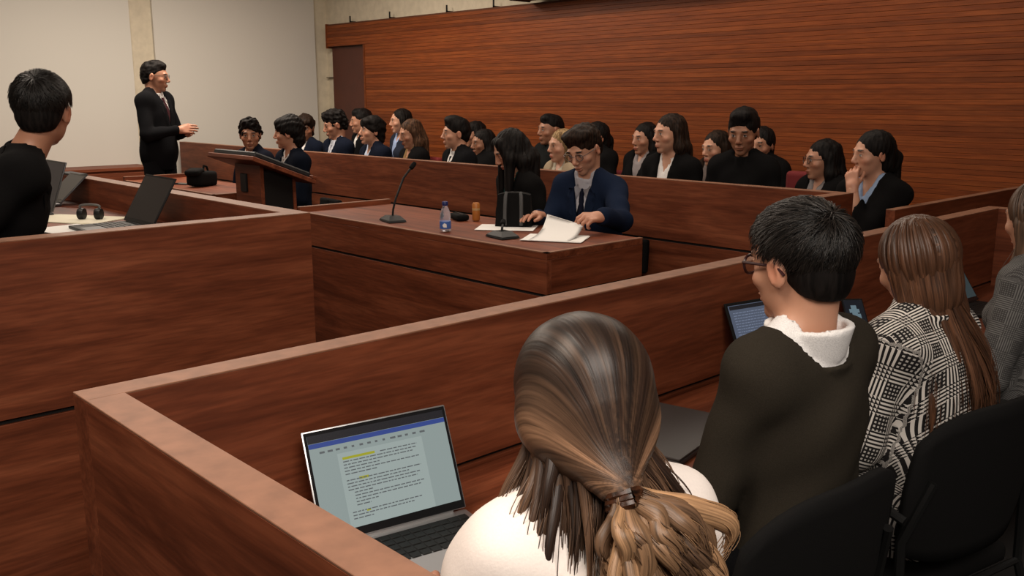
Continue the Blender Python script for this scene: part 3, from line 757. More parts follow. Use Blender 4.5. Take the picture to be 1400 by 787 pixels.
            mesh_np('tie', V, Q, cloth('tie_%d_%d' % (tie[0] * 999, tie[2] * 999), tie, var=.3), t)
    # trousers and shoes
    bl, bh = lo.copy(), hi.copy(); bh[2] = p0[2] + .14; bl[0], bh[0] = -.23, .23; bl[1], bh[1] = -.17, max(.55, knee[1][1] + .12); bl[2] = .03
    ft = Field(*[axis(bl[i], bh[i], .019) for i in range(3)])
    ft.ell(p0 + .02 * u_, (.166, .126, .14), Tm, k=0); legs(ft, .012, .97); ft.wobble(.003, 35, hseed + 9)
    V, Q = ft.mesh(); ot = mesh_np('trousers', V, Q, cm('trousers'), t)
    if cloth_mat and 'trousers' in cloth_mat: weave(ot, V, p0, (r_, f_, u_), [])
    for k in (-1, 1):
        a = ank[k]; fo = Field(axis(a[0] - .07, a[0] + .07, .014), axis(a[1] - .09, a[1] + .24, .014), axis(-.02, .16, .014))
        fo.cap((a[0], a[1] - .03, .038), (a[0], a[1] + .15, .028), .040, .034, k=0); fo.cap((a[0], a[1] - .01, .05), (a[0], a[1], .10), .043, .040, k=.03)
        X, Y, Z = fo.grid(); fo.D = np.maximum(fo.D, .004 - Z); V, Q = fo.mesh(); mesh_np('shoe', V, Q, cm('shoe'), t)
    # -- hair
    hm = hair_mat('hair_' + hair, *hcol)
    P = lambda x, y, z: hc + H @ (np.array([x, y, z]) * hs)
    info = dict(hc=hc, H=H, hs=hs, p0=p0, p3=p3, u=u_, f=f_, r=r_, S=S, s=s, t=t, P=P, wr=wr, el=el)
    if hairfn: hairfn(info)
    else:
        long_ = style in ('long', 'long_front', 'tied', 'bun', 'curtain'); drop = {'long': .36, 'curtain': .44, 'long_front': .36, 'tied': .30, 'bun': .12}.get(style, .14)
        if style == 'bob': drop = .17
        hl, hu = hc - (.17, .20, .13), hc + (.17, .17, .18)
        if long_ or style == 'bob': hl[2] -= drop; hl -= (.04, .06, 0); hu += (.04, .04, 0)
        fh = Field(*[axis(hl[i], hu[i], hres) for i in range(3)])
        X, Y, Z = fh.grid(); calm = np.clip((.045 - ((X - hc[0]) * H[0, 1] + (Y - hc[1]) * H[1, 1] + (Z - hc[2]) * H[2, 1]) / hs) / .06, .6, 1)   # a calmer hairline over the brow
        E = lambda c, r, **k: fh.ell(P(*c), np.array(r) * hs, H, **k)
        if style in ('short', 'crop', 'quiff', 'curly', 'side', 'mop'):
            tk = dict(short=0, crop=-.004, quiff=.004, curly=.008, side=.004, mop=.010)[style]
            E((0, -.016, .036), (.079 + tk, .097 + tk, .090 + tk), k=0)
            E((0, -.060, -.022), (.060, .048, .056), k=.03)
            if style == 'quiff': E((0, .035, .098), (.058, .055, .036), k=.03)
            if style == 'side': E((.018, .045, .088), (.058, .045, .034), k=.03); E((-.03, .02, .09), (.05, .06, .03), k=.03)
            if style == 'short': E((0, .03, .088), (.056, .055, .034), k=.03)
            if style == 'mop': E((0, .06, .07), (.066, .04, .035), k=.03); E((0, -.07, -.06), (.062, .045, .05), k=.03)
            if style == 'curly': E((0, .035, .092), (.066, .062, .044), k=.02)
            amp = dict(curly=.007, mop=.004).get(style, .0028); fh.wobble(amp, 130 if style == 'curly' else 95, hseed + 1, mask=calm if style != 'curly' else .4 + .6 * calm); fh.wobble(amp * .5, 240, hseed + 2, mask=calm)
            dz = dict(mop=-.030, side=-.008, curly=-.004).get(style, 0)
            E((0, .122, -.040 + dz), (.078, .078, .108), k=.008, mode='sub')
            E((0, .10, -.10), (.10, .085, .085), k=.006, mode='sub')
            X, Y, Z = fh.grid(); px, py, pz = X - hc[0], Y - hc[1], Z - hc[2]
            q = [(px * H[0, i] + py * H[1, i] + pz * H[2, i]) / hs for i in range(3)]
            low = -.040 if style != 'mop' else -.085
            fh.D = np.maximum(fh.D, ((low - .32 * (.01 - q[1])) - q[2]) * .9)              # nape and sideburn line
            if style != 'mop':
                for k in (-1, 1): E((k * .086, -.004, -.014), (.026, .024, .034), k=.006, mode='sub')
            else: E((0, .03, -.1), (.06, .08, .07), k=.01, mode='sub')
        else:
            E((0, -.016, .034), (.089 if style in ('tied', 'bun') else .081, .098, .089), k=0); E((0, -.055, -.04), (.068, .055, .08), k=.03)
            dn = np.array([0, 0, -1.])
            def lock(a, b, ra, rb, k=.03): fh.cap(a, b, ra, rb, k=k)
            if style in ('long', 'long_front', 'bob', 'curtain'):
                Lg = drop
                for k in (-1, 1):
                    a = P(k * .066, -.012, .01); m = P(k * .078, -.02, -.08); 
                    e = m + dn * (Lg - .09) + r_ * k * .012 + (f_ * (.055 if style == 'long_front' else -.02))
                    lock(a, m, .026, .032); lock(m, e, .034, .020)
                    if style == 'curtain': lock(P(k * .050, .055, .075), P(k * .070, .045, -.03), .022, .030); lock(P(k * .070, .045, -.03), P(k * .070, .045, -.03) + dn * .25 + f_ * .01, .034, .024)
                a = P(0, -.06, -.02); m = P(0, -.07, -.09); e = m + dn * (Lg - .06) - f_ * .045
                lock(a, m, .062, .066); lock(m - r_ * .04, e - r_ * .045, .045, .030); lock(m + r_ * .04, e + r_ * .045, .045, .030); lock(m, e, .05, .035)
            elif style == 'tied':
                lock(P(0, -.10, .0), P(0, -.125, -.03), .03, .028); e = P(0, -.125, -.03) + dn * drop * .75 - f_ * .02
                lock(P(0, -.125, -.03), e, .032, .018)
            elif style == 'bun':
                E((0, -.118, .01), (.045, .04, .042), k=.01)
            X, Y, Z = fh.grid(); a = np.arctan2(X - hc[0], Y - hc[1] + .02)
            fh.wobble(.0022, 150, hseed + 1, zs=.12, mask=calm); fh.D += (.0022 * calm * np.sin(a * 26 + 6 * np.sin((Z - hc[2]) * 9))).astype(f32)
            E((0, .130, -.022), (.070 if style != 'curtain' else .046, .082, .106), k=.006, mode='sub'); E((0, .11, -.13), (.045 if style == 'curtain' else .058 if style != 'bob' else .065, .085, .13), k=.008, mode='sub')
            if style in ('tied', 'bun'):
                E((0, .10, -.10), (.10, .088, .088), k=.006, mode='sub'); fh_low = None
                for k in (-1, 1): E((k * .088, .012, -.030), (.022, .018, .030), k=.006, mode='sub')
            if style != 'tied' and style != 'bun':
                fh.cap(p3 - .02 * u_, P(0, -.02, -.05), nr - .008, nr - .01, k=.004, mode='sub')
        V, Q = fh.mesh(); mesh_np('hair', V, Q, hm, t)
    if glasses:
        gr = .0031 if len(glasses) > 3 else .0018; gl = MB(); rim = plain('glasses_frame_%d' % int(glasses[0] * 999), glasses[:3], .35)
        for k in (-1, 1):
            pts = [P(k * .033 + .023 * math.cos(b) * (1 if abs(math.cos(b)) < .8 else .97), .103 - .006 * abs(math.cos(b)) * 1.0, .0 + .0185 * math.sin(b)) for b in np.linspace(0, 2 * PI, 17)]
            gl.tube(pts, gr * hs, 6, cap=False)
            gl.tube([P(k * .056, .099, .006), P(k * .070, .085, .008), P(k * .0795, .02, .006), P(k * .080, -.010, .006), P(k * .079, -.030, -.012)], gr, 6)
        gl.tube([P(-.010, .104, .004), P(0, .108, .007), P(.010, .104, .004)], .0016, 5)
        g_ = gl.build('glasses', rim, t, True)
        if 'lens' not in MATS:
            m, nt, b = nodes('lens'); nt.nodes.remove(b); tr = nt.nodes.new('ShaderNodeBsdfTransparent'); gs = nt.nodes.new('ShaderNodeBsdfGlossy'); gs.inputs['Roughness'].default_value = .05
            mx = nt.nodes.new('ShaderNodeMixShader'); mx.inputs[0].default_value = .08
            nt.links.new(tr.outputs[0], mx.inputs[1]); nt.links.new(gs.outputs[0], mx.inputs[2]); nt.links.new(mx.outputs[0], nt.nodes['Material Output'].inputs[0]); MATS['lens'] = m
        for k in (-1, 1):
            MB().poly([P(k * .033 + .022 * math.cos(b), .102 - .006 * abs(math.cos(b)), .0178 * math.sin(b)) for b in np.linspace(0, 2 * PI, 15)[:-1]], tuple(H @ np.array([0, -.0012, 0]))).build('lens', MATS['lens'], g_)
    return info
# ------------------------------------------------------------------ strand hair for the heads nearest the camera
HE_C, HE_R = np.array([0, -.014, .030]), np.array([.083, .100, .092])
def on_head(I, d, lift=1.0):
    "points over the scalp along unit directions d (...,3) of the head's frame"
    return I['hc'] + ((HE_C + d * HE_R * np.asarray(lift)[..., None]) * I['hs']) @ I['H'].T
def nrm(v): return v / (np.linalg.norm(v, axis=-1, keepdims=True) + 1e-9)
def dirs(az, el): return np.stack([np.sin(az) * np.cos(el), np.cos(az) * np.cos(el), np.sin(el)], -1)   # az from the face, to the right
def hair_base(I, mat, fn, h=.005, drop=.0, wide=0.):
    hc, H, hs = I['hc'], I['H'], I['hs']; lo, hi = hc - (.16 + wide, .19 + wide, .16 + drop), hc + (.16 + wide, .17, .18)
    f = Field(*[axis(lo[i], hi[i], h) for i in range(3)]); fn(f, lambda c, r, **k: f.ell(I['P'](*c), np.array(r) * hs, H, **k), I['P'])
    V, Q = f.mesh(); return mesh_np('hair', V, Q, mat, I['t'])
def short_strands(I, n, c0, c1, whorl=(0.0, -.62, .78), length=(.03, .05), lift=.05, quiff=0., low=-.62, seed=3, rad=.0011, sweep=(0, 0, 0)):
    g = np.random.default_rng(seed); d = nrm(g.normal(size=(n * 3, 3)))
    az = np.abs(np.arctan2(d[:, 0], d[:, 1])); el = np.arcsin(d[:, 2])
    lim = np.interp(az, [0, .7, 1.15, 1.5, 1.75, 2.2, PI], [.62, .55, .22, -.32, .12, low + .1, low])
    ear = (np.abs(az - 1.55) < .30) & (el < .02)
    d = d[(el > lim + .06 * g.normal(size=len(el))) & ~ear][:n]; n = len(d); S_ = 7
    t = np.linspace(0, 1, S_); w = nrm(np.array(whorl))
    tang = nrm(d - w); tang = tang - d * (tang * d).sum(1, keepdims=True); tang = nrm(tang + np.array(sweep) * np.clip(d[:, 2:3] + .2, 0, 1) + .22 * g.normal(size=(n, 3)))
    ln = g.uniform(*length, size=(n, 1)) * np.interp(d[:, 2], [-.6, 0, .5, 1], [.45, .7, 1, 1.1])[:, None]
    q = nrm(d[:, None] + tang[:, None] * (ln[:, :, None] / .09) * t[None, :, None])
    lf = 1.0 + (lift * np.interp(d[:, 2], [-.6, 0, .6], [.25, .5, 1])[:, None] + quiff * np.clip(d[:, 1:2], 0, 1) * np.clip(d[:, 2:3], 0, 1)) * np.sin(t * 1.7)[None] * g.uniform(.5, 1.3, size=(n, 1))
    lf = lf + np.interp(d[:, 2], [-.7, -.25, .5], [-.09, -.01, .03])[:, None]
    P_ = on_head(I, q, lf); r = rad * np.linspace(1, .35, S_)[None] * np.ones((n, 1))
    m = g.random((n, 1, 1)) ** 2; c = np.array(c0) * (1 - m) + np.array(c1) * m
    return strands('hair_strands', P_, r, np.repeat(c, S_, 1), strand_mat(), I['t'])
def bezier(a, b, c, d, t): return a * (1 - t) ** 3 + 3 * b * t * (1 - t) ** 2 + 3 * c * t * t * (1 - t) + d * t ** 3
def slerp_path(d0, d1, t):
    return nrm(d0[:, None] * (1 - t)[None, :, None] + d1[:, None] * t[None, :, None])
def hang(I, d0, d1, end, t1, t2, lift, out=.05, wave=0., freq=9, g=None, rad=.0015, flare=None):
    "over the scalp from d0 to d1, then a hanging curve to the end points"
    n = len(d0); q = slerp_path(d0, d1, t1); lf = np.ones((n, len(t1))) * lift[:, None]; A_ = on_head(I, q, lf)
    a = A_[:, -1]; tg = nrm(A_[:, -1] - A_[:, -2]); L = np.linalg.norm(end - a, axis=1, keepdims=True)
    B_ = bezier(a[:, None], (a + tg * L * .35)[:, None], (end + np.array([0, 0, 1]) * L * .35)[:, None], end[:, None], t2[None, 1:, None])
    if wave:
        ph = g.uniform(0, .9, size=(n, 1)) + (end[:, :1] * 40); tt = t2[None, 1:]
        off = np.stack([np.sin(freq * tt + ph), np.cos(freq * tt * .9 + ph * 1.3), .3 * np.sin(freq * 1.4 * tt + ph)], -1) * wave * (tt ** .8)[..., None]
        B_ = B_ + off
    return np.concatenate([A_, B_], 1)
def near_woman_hair(I):
    g = np.random.default_rng(11); u, f, r, p3, hc, H, hs = I['u'], I['f'], I['r'], I['p3'], I['hc'], I['H'], I['hs']
    tie = I['P'](.006, -.128, -.100); I['tie'] = tie
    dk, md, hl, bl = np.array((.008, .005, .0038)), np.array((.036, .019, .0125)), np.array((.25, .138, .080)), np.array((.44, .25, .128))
    tint = lambda w: np.clip(w, 0, 1)  # weight of the hair's own lighter streaks
    # the combed-back cap: a smooth surface from hairline to tie
    lo, hi = hc - (.16, .20, .20), hc + (.16, .17, .18); F_ = Field(*[axis(lo[i], hi[i], .0042) for i in range(3)]); P = I['P']
    E = lambda c, q, **k: F_.ell(P(*c), np.array(q) * hs, H, **k)
    E((0, -.016, .028), (.091, .103, .094), k=0); E((0, -.045, -.03), (.082, .058, .075), k=.04)
    F_.cap(P(0, -.070, -.03), tie, .050 * hs, .016, k=.035)
    for k in (-1, 1): F_.cap(P(k * .060, -.035, -.02), P(k * .012, -.118, -.092), .034 * hs, .012, k=.03)
    X, Y, Z = F_.grid(); px, py, pz = X - tie[0], Y - tie[1], Z - tie[2]
    q = [px * H[0, i] + py * H[1, i] + pz * H[2, i] for i in range(3)]
    ph = np.arctan2(q[0], q[2] * .86 + q[1] * .5); F_.D += (.0004 * np.sin(ph * 23 + 2 * np.sin(ph * 5))).astype(f32)
    E((0, .13, -.03), (.072, .083, .10), k=.008, mode='sub'); E((0, .11, -.13), (.07, .088, .13), k=.008, mode='sub')
    V, Q = F_.mesh(); q = (V - tie) @ H; ph = np.arctan2(q[:, 0], q[:, 2] * .86 + q[:, 1] * .5); dist = np.linalg.norm(q, axis=1); ap = np.abs(ph)
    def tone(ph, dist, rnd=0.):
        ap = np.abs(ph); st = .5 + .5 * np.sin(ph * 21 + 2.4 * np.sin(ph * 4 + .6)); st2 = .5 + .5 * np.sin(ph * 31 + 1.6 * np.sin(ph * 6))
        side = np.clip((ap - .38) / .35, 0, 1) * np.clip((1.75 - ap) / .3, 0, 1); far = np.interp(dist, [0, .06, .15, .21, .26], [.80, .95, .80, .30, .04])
        w = tint(side * (.25 + .75 * st * st2 + .35 * np.clip((st - .6) / .35, 0, 1)) * far + (1 - side) * .22 * np.clip((st2 - .55) / .4, 0, 1) * np.interp(dist, [0, .1, .18, .25], [.8, 1, .6, .1]) + rnd)[:, None]
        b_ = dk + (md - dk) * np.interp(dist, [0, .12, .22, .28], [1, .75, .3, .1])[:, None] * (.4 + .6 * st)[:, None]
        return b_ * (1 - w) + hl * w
    o = mesh_np('hair', V, Q, comb_mat(), I['t'], True, tone(ph, dist)); comb(o, np.stack([ph * .085, dist], 1))
    # loose hair below: soft locks beside and behind the neck, resting on the shoulders
    nl = 130; k = np.arange(nl); az = np.where(k % 2 == 0, 1, -1) * np.interp(g.random(nl), [0, .6, 1], [1.45, 2.25, PI - .1])
    def loose(az, jit):
        n = len(az); ab = np.abs(az); d0 = dirs(az, np.interp(ab, [1.4, 2.2, PI], [-.02, -.10, -.30]) + jit[:, 0] * .05); d1 = dirs(az * 1.02, np.full(n, -.50) + jit[:, 1] * .05)
        end = p3 + np.outer(np.sin(az) * (.112 + .022 * jit[:, 2]), r) + np.outer(np.interp(ab, [1.35, 1.8, PI], [.060, -.045, -.115]) + .012 * jit[:, 3], f) + np.outer(-.005 - .05 * (jit[:, 4] + 1.2).clip(0, 3), u)
        return hang(I, d0, d1, end, np.linspace(0, 1, 5), np.linspace(0, 1, 13), np.full(n, 1.03) + .03 * jit[:, 5], wave=.006, freq=6, g=g)
    jit = g.normal(size=(nl, 6)) * .8; Pt = loose(az, jit); Sn = Pt.shape[1]; tt = np.linspace(0, 1, Sn)
    lw = (g.random(nl) ** 1.6)[:, None, None]; w = tint(lw * np.interp(tt, [0, .4, .75, 1], [.03, .16, .55, .9])[None, :, None]); base = md * (.35 + .6 * g.random((nl, 1, 1)))
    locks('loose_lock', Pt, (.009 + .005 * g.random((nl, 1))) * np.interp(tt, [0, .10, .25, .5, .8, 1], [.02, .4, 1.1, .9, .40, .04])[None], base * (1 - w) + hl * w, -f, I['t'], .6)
    m_ = g.integers(0, nl, 1200); Pt = loose(az[m_] + .05 * g.normal(size=1200), jit[m_] + .35 * g.normal(size=(1200, 6)))
    w = tint(lw[m_] * np.interp(tt, [0, .4, .75, 1], [.08, .35, .75, .9])[None, :, None] + .1); strands('hair_strands', Pt, .0007 * np.ones((1200, Sn)), md * .8 * (1 - w) + hl * w, strand_mat(), I['t'])
    # the tail below the tie: thick soft curls spreading over the back towards the right shoulder
    nl = 46; t = np.linspace(0, 1, 24); Lx = np.linspace(-1.5, 1.9, nl) + .2 * g.normal(size=nl); g.shuffle(Lx); Lk, Ld = g.random(nl), g.random(nl); P1 = g.uniform(0, 6.28, nl); FR = g.uniform(6.5, 9.5, nl); AM = .006 + .007 * g.random(nl); M3 = g.normal(size=nl)
    def tail(i, j):
        n = len(i); k = np.clip(Lk[i] + .05 * j[:, 0], 0, 1.1)
        st = tie + np.outer(.007 * Lx[i] + .002 * j[:, 1], r) + np.outer(.004 * j[:, 2], u) - np.outer(.002 + .006 * Ld[i], f)
        end = tie + np.outer(.030 + .045 * Lx[i] + .005 * j[:, 3], r) + np.outer(-.07 - .15 * k ** .85, u) + np.outer(-.004 - .036 * Ld[i] - .004 * j[:, 4], f)
        m1 = st + np.outer(-.025 - .03 * k, u) - np.outer(.010 + .022 * Ld[i], f) + np.outer(.018 * Lx[i] + .008, r)
        m2 = end + np.outer(.045 + .02 * Ld[i], u) - np.outer(.010 + .018 * Ld[i], f) + np.outer(.012 * M3[i] + .012 * Lx[i], r)
        B_ = bezier(st[:, None], m1[:, None], m2[:, None], end[:, None], t[None, :, None]); p_ = (P1[i] + .10 * j[:, 5])[:, None]; a_ = AM[i][:, None] * (t ** .7)[None]
        return B_ + (np.sin(FR[i][:, None] * t[None] + p_) * a_)[..., None] * r + (np.cos(FR[i][:, None] * t[None] + p_) * a_)[..., None] * (.3 * u - .6 * f)
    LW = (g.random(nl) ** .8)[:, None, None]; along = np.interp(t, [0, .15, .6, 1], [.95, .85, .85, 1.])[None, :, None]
    w = tint(LW * along * 1.05); base = md * (.7 + .8 * g.random((nl, 1, 1)))
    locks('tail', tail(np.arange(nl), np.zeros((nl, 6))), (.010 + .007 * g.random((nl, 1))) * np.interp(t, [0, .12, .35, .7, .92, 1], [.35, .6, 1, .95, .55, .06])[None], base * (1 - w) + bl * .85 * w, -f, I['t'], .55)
    i = g.integers(0, nl, 1300); w = tint(LW[i] * along + .15 * g.normal(size=(1300, 1, 1))); strands('tail_strands', tail(i, 1.3 * g.normal(size=(1300, 6))), .0007 * np.ones((1300, 24)), md * (1 - w) + bl * .85 * w, strand_mat(), I['t'])
    # tortoiseshell hair tie
    tm = plain('tortoiseshell', (.035, .012, .005), .25, var=.9, bscale=90); mb = MB()
    ax = nrm(I['H'] @ np.array([0, -.35, -.93])); a1 = nrm(np.cross(ax, r)); a2 = r
    for i in range(3):
        c = tie + ax * (.004 + .007 * i - .004); mb.tube([c + (a1 * math.cos(b) * .016 + a2 * math.sin(b) * .019) * (1 + .12 * math.sin(3 * b + i)) for b in np.linspace(0, 2 * PI, 19)], .0062, 7, cap=False)
    mb.build('hair_tie', tm, I['t'], True)
def long_strand_hair(I, n, c0, c1, spread, seed, part=.12, fore=.25, length=.30, back=-.10, shift=0., rad=.0008, wave=.003, lowf=None):
    "straight long hair parted on top, falling in locks down the sides and the back"
    g = np.random.default_rng(seed); u, f, r, p3, hc, H, hs, P = I['u'], I['f'], I['r'], I['p3'], I['hc'], I['H'], I['hs'], I['P']; c0, c1 = np.array(c0), np.array(c1)
    lo, hi = hc - (.17, .20, .22), hc + (.17, .17, .18); F_ = Field(*[axis(lo[i], hi[i], .005) for i in range(3)])
    E = lambda c, q, **k: F_.ell(P(*c), np.array(q) * hs, H, **k)
    E((0, -.016, .030), (.086, .102, .094), k=0); E((0, -.05, -.05), (.074, .056, .09), k=.03)
    for k in (-1, 1): F_.cap(P(k * .065, -.02, -.02), P(k * .075, -.03, -.14), .030, .024, k=.03)
    X, Y, Z = F_.grid(); a = np.arctan2(X - hc[0], Y - hc[1]); F_.D += (.0016 * np.sin(a * 27 + 2 * np.sin(a * 6))).astype(f32)
    E((0, .130, -.03), (.066, .083, .10), k=.008, mode='sub'); E((0, .11, -.13), (.05, .085, .13), k=.008, mode='sub'); F_.cap(p3 - .03 * u, P(0, -.02, -.05), .03, .03, k=.004, mode='sub')
    V, Q = F_.mesh(); q = (V - hc) @ H; a = np.arctan2(q[:, 0] - part * .08, q[:, 1]); m = (.35 + .65 * (.5 + .5 * np.sin(a * 33 + 3 * np.sin(a * 7))) * np.interp(q[:, 2], [-.1, .06, .12], [1, .7, .35]))[:, None]
    o = mesh_np('hair', V, Q, comb_mat(), I['t'], True, c0 * (1 - m * .6) + c1 * m * .6); comb(o, np.stack([a * .085, -q[:, 2] + .3 * np.hypot(q[:, 0], q[:, 1])], 1))
    def path(y, sd, j):
        k = len(y); az = sd * np.interp(y, [-.75, -.2, .4, .75], [PI - .05, 2.3, 1.75, 1.42]) + .05 * j[:, 0]; aa = np.abs(az)
        d0 = dirs(az, .95 + .1 * j[:, 1]); d1 = dirs(az, -.50 + .05 * j[:, 1]); kk = length * (.92 + .10 * j[:, 2])
        end = p3 + np.outer(np.sin(az) * spread + shift + .012 * j[:, 3], r) + np.outer(np.interp(aa, [1.3, 1.7, PI], [fore * .5, back * .45, back]) + .010 * j[:, 4], f) + np.outer(.10 - kk, u)
        if lowf is not None: end = end + lowf(az, g)
        return hang(I, d0, d1, end, np.linspace(0, 1, 8), np.linspace(0, 1, 11), 1.0 + .015 * j[:, 5], wave=wave, freq=5, g=g)
    nl = 54; y = np.linspace(-.75, .75, nl); g.shuffle(y); sd = np.where(np.arange(nl) % 2, 1, -1); Pt = path(y, sd, .7 * g.normal(size=(nl, 6))); Sn = Pt.shape[1]; tt = np.linspace(0, 1, Sn)
    m = (.25 + .5 * g.random((nl, 1, 1))) * np.interp(tt, [0, .4, 1], [.35, .8, 1])[None, :, None]
    locks('lock', Pt, (.014 + .007 * g.random((nl, 1))) * np.interp(tt, [0, .12, .3, .7, .92, 1], [.15, .55, 1, 1, .7, .15])[None], c0 * (1 - m) + c1 * m, -f, I['t'], .5)
    n = n // 3; Pt = path(g.uniform(-.75, .75, n), g.choice([-1, 1], n), g.normal(size=(n, 6))); m = g.random((n, 1, 1)) * np.interp(tt, [0, .4, 1], [.5, .8, 1])[None, :, None]
    return strands('hair_strands', Pt, rad * np.ones((n, Sn)), c0 * (1 - m) + c1 * m, strand_mat(), I['t'])
def short_near_hair(I, c0, c1, n, seed, quiff=.08, lift=.07, low=-.62, length=(.03, .05), sweep=(0, 0, 0)):
    hm = hair_mat('hair_black', *HAIRC['black'])
    def fn(F_, E, P):
        E((0, -.014, .034), (.079, .096, .089), k=0); E((0, -.058, -.02), (.062, .048, .060), k=.03)
        E((0, .03, .088), (.058, .055, .034), k=.03)
        E((0, .122, -.040), (.078, .078, .108), k=.008, mode='sub'); E((0, .10, -.10), (.10, .085, .085), k=.006, mode='sub')
        hc, H, hs = I['hc'], I['H'], I['hs']; X, Y, Z = F_.grid(); px, py, pz = X - hc[0], Y - hc[1], Z - hc[2]
        q = [(px * H[0, i] + py * H[1, i] + pz * H[2, i]) / hs for i in range(3)]
        F_.D = np.maximum(F_.D, ((-.036 - .32 * (.01 - q[1])) - q[2]) * .9)
        for k in (-1, 1): E((k * .086, -.004, -.014), (.026, .026, .036), k=.006, mode='sub')
    hair_base(I, hm, fn, h=.0045)
    short_strands(I, n, c0, c1, quiff=quiff, lift=lift, seed=seed, low=low, length=length, sweep=sweep)
# ------------------------------------------------------------------ the people
seats = []
def seat_for(I, kind, z): seats.append((I['t'], kind, z))
FLG, FLG2 = .06, .16
BLK = (.0062, .0058, .006); NAVY = (.006, .0085, .017)
# ---- near bench
tweed = plaid('pink_black_tweed', (.02, .015, .018), (.55, .42, .42), .016, .06, .3)
I = person('woman in cream jacket, half-up highlighted brown hair with tortoiseshell tie, before open laptop', atd(790, 431, 1.25), hb=16, hh=24, pitch=12, roll=4, lean=10, sex='f', skin='light', hair='brown', outfit='blazer',
           colors=dict(jacket=(.80, .70, .62), shirt=(.75, .7, .65)), cloth_mat=dict(trousers=tweed, jacket=plain('cream_wool', (.86, .78, .73), .85, bump=.1, bscale=300, var=.03, spec=.2)), seat=.43, fine=.005, gres=.007, hairfn=near_woman_hair, collar='low', wrists=((-.13, .36, .69), (.13, .36, .69)), hseed=1, width=.96)
seat_for(I, 'near', .43)
def man2_hair(I): short_near_hair(I, (.006, .005, .0045), (.035, .027, .022), 4600, 5, quiff=.18, lift=.11, low=-.50, length=(.03, .058), sweep=(.35, .5, 0))
I = person('man with dark-framed glasses, olive-black sweater over white collar, seen from behind', atd(1093, 281, 1.90), hb=4, hh=12, pitch=6, lean=1, sex='m', skin='light', hair='black', outfit='sweater', glasses=(.035, .008, .010, 'thick'),
           colors=dict(jacket=(.028, .023, .017), shirt=(.78, .76, .75)), seat=.44, fine=.0042, gres=.007, hairfn=man2_hair, hseed=2, poles=((-.35, -.6, -.7), (.35, -.6, -.7)), wrists=((-.15, .30, .60), (.12, .30, .60)), s=None)
seat_for(I, 'near', .44)
q = I['p3'] + .075 * I['f'] - .012 * I['r'] - .005 * I['u']; MB().lathe([(.004, -.022), (.015, -.018), (.018, 0), (.013, .016), (.004, .02)], tuple(q), 12).build('tie_knot', plain('yellow_silk', (.55, .33, .04), .5), I['t'], True)
hounds = plaid('houndstooth_check', (.014, .012, .012), (.66, .61, .56), .0095, .080, .75)
greyplaid = plaid('grey_glen_check', (.050, .047, .046), (.15, .145, .14), .006, .08, .9)
I = person('woman with long brown hair in black-and-white houndstooth coat', atd(1240, 299, 2.32), hb=4, hh=26, pitch=14, roll=-8, lean=5, sex='f', skin='light', hair='auburn', outfit='coat', cloth_mat=dict(jacket=hounds, trousers=hounds),
           seat=.44, fine=.006, gres=.008, hseed=3, hairfn=lambda I: long_strand_hair(I, 2600, (.030, .014, .008), (.16, .070, .036), .12, 21, length=.36, back=-.14, shift=.0, lowf=lambda az, g: np.outer(np.where(az > 0, .045, .01) + .03 * (np.abs(az) > 2.2), I['r'])))
seat_for(I, 'near', .44); w3 = I
I = person('woman with brown hair in grey plaid blazer beside the teal-screened laptop', atd(1420, 247, 2.86), hb=2, hh=30, pitch=8, lean=4, sex='f', skin='light', hair='brown', outfit='coat', cloth_mat=dict(jacket=greyplaid, trousers=greyplaid, name='blazer'),
           seat=.44, fine=.006, gres=.009, hseed=4, hairfn=lambda I: long_strand_hair(I, 1500, (.035, .019, .012), (.15, .085, .05), .095, 22, length=.20, back=-.10, fore=.2))
seat_for(I, 'near', .44)
# ---- judges' bench
def man5_hair(I): short_near_hair(I, (.006, .005, .0045), (.028, .021, .017), 2400, 6, quiff=.06, lift=.08, low=-.46, length=(.03, .05))
I = person('dark-haired man in black suit on the high bench, seen from behind', atd(56, 101, 3.12), fl=.26, hb=102, hh=34, pitch=0, roll=3, width=.92, lean=25, skin='mid', hair='black', collar='none', wrists=((-.12, .20, .62), (.12, .20, .62)), poles=((-.3, -1, -.5), (.3, -1, -.5)), colors=dict(jacket=BLK), seat=.46, fine=.005, gres=.009, hairfn=man5_hair, hseed=5)
seat_for(I, 'swivel', .46)
# ---- the speaker on his feet
person('standing man with glasses in black suit before the white wall', atX(212, 84, 3.3), hb=146, hh=126, pitch=5, skin='mid', hair='black', style='short', stand=True, tie=(.05, .014, .018), glasses=(.03, .02, .018),
       wrists=((-.06, .24, 1.22), (.08, .25, 1.24)), hands=('grip', 'rest'), palm=((.6, -.2, -.3, .45, .6, .1), (-.6, -.3, -.3, -.2, .8, .05)), fine=.005, gres=.01, hseed=6, hs=1.06)
# ---- counsel
gp = None
I = person('curly-haired man facing us above the lectern top', atX(341, 164, 3.78), hb=262, hh=212, pitch=4, lean=4, skin='tan', hair='black', style='curly', colors=dict(jacket=(.006, .007, .013)), tie=(.02, .02, .03), hseed=7, fine=.0048); seat_for(I, 'swivel', .44)
I = person('dark-haired man in navy suit in profile behind the lectern', atX(393, 160, 3.75), hb=275, hh=312, pitch=2, lean=2, skin='mid', hair='black', style='mop', colors=dict(jacket=(.005, .007, .013)), hseed=8, fine=.0048); seat_for(I, 'swivel', .44)
I = person('woman with long black hair looking down at the counsel desk', atX(686, 181, 3.70), hb=282, hh=298, pitch=28, lean=14, sex='f', skin='mid', hair='black', style='curtain', outfit='blazer', colors=dict(jacket=(.006, .0055, .0055), shirt=(.0, .13, .12)), hseed=9, fine=.0045, vdeep=.2); seat_for(I, 'swivel', .44)
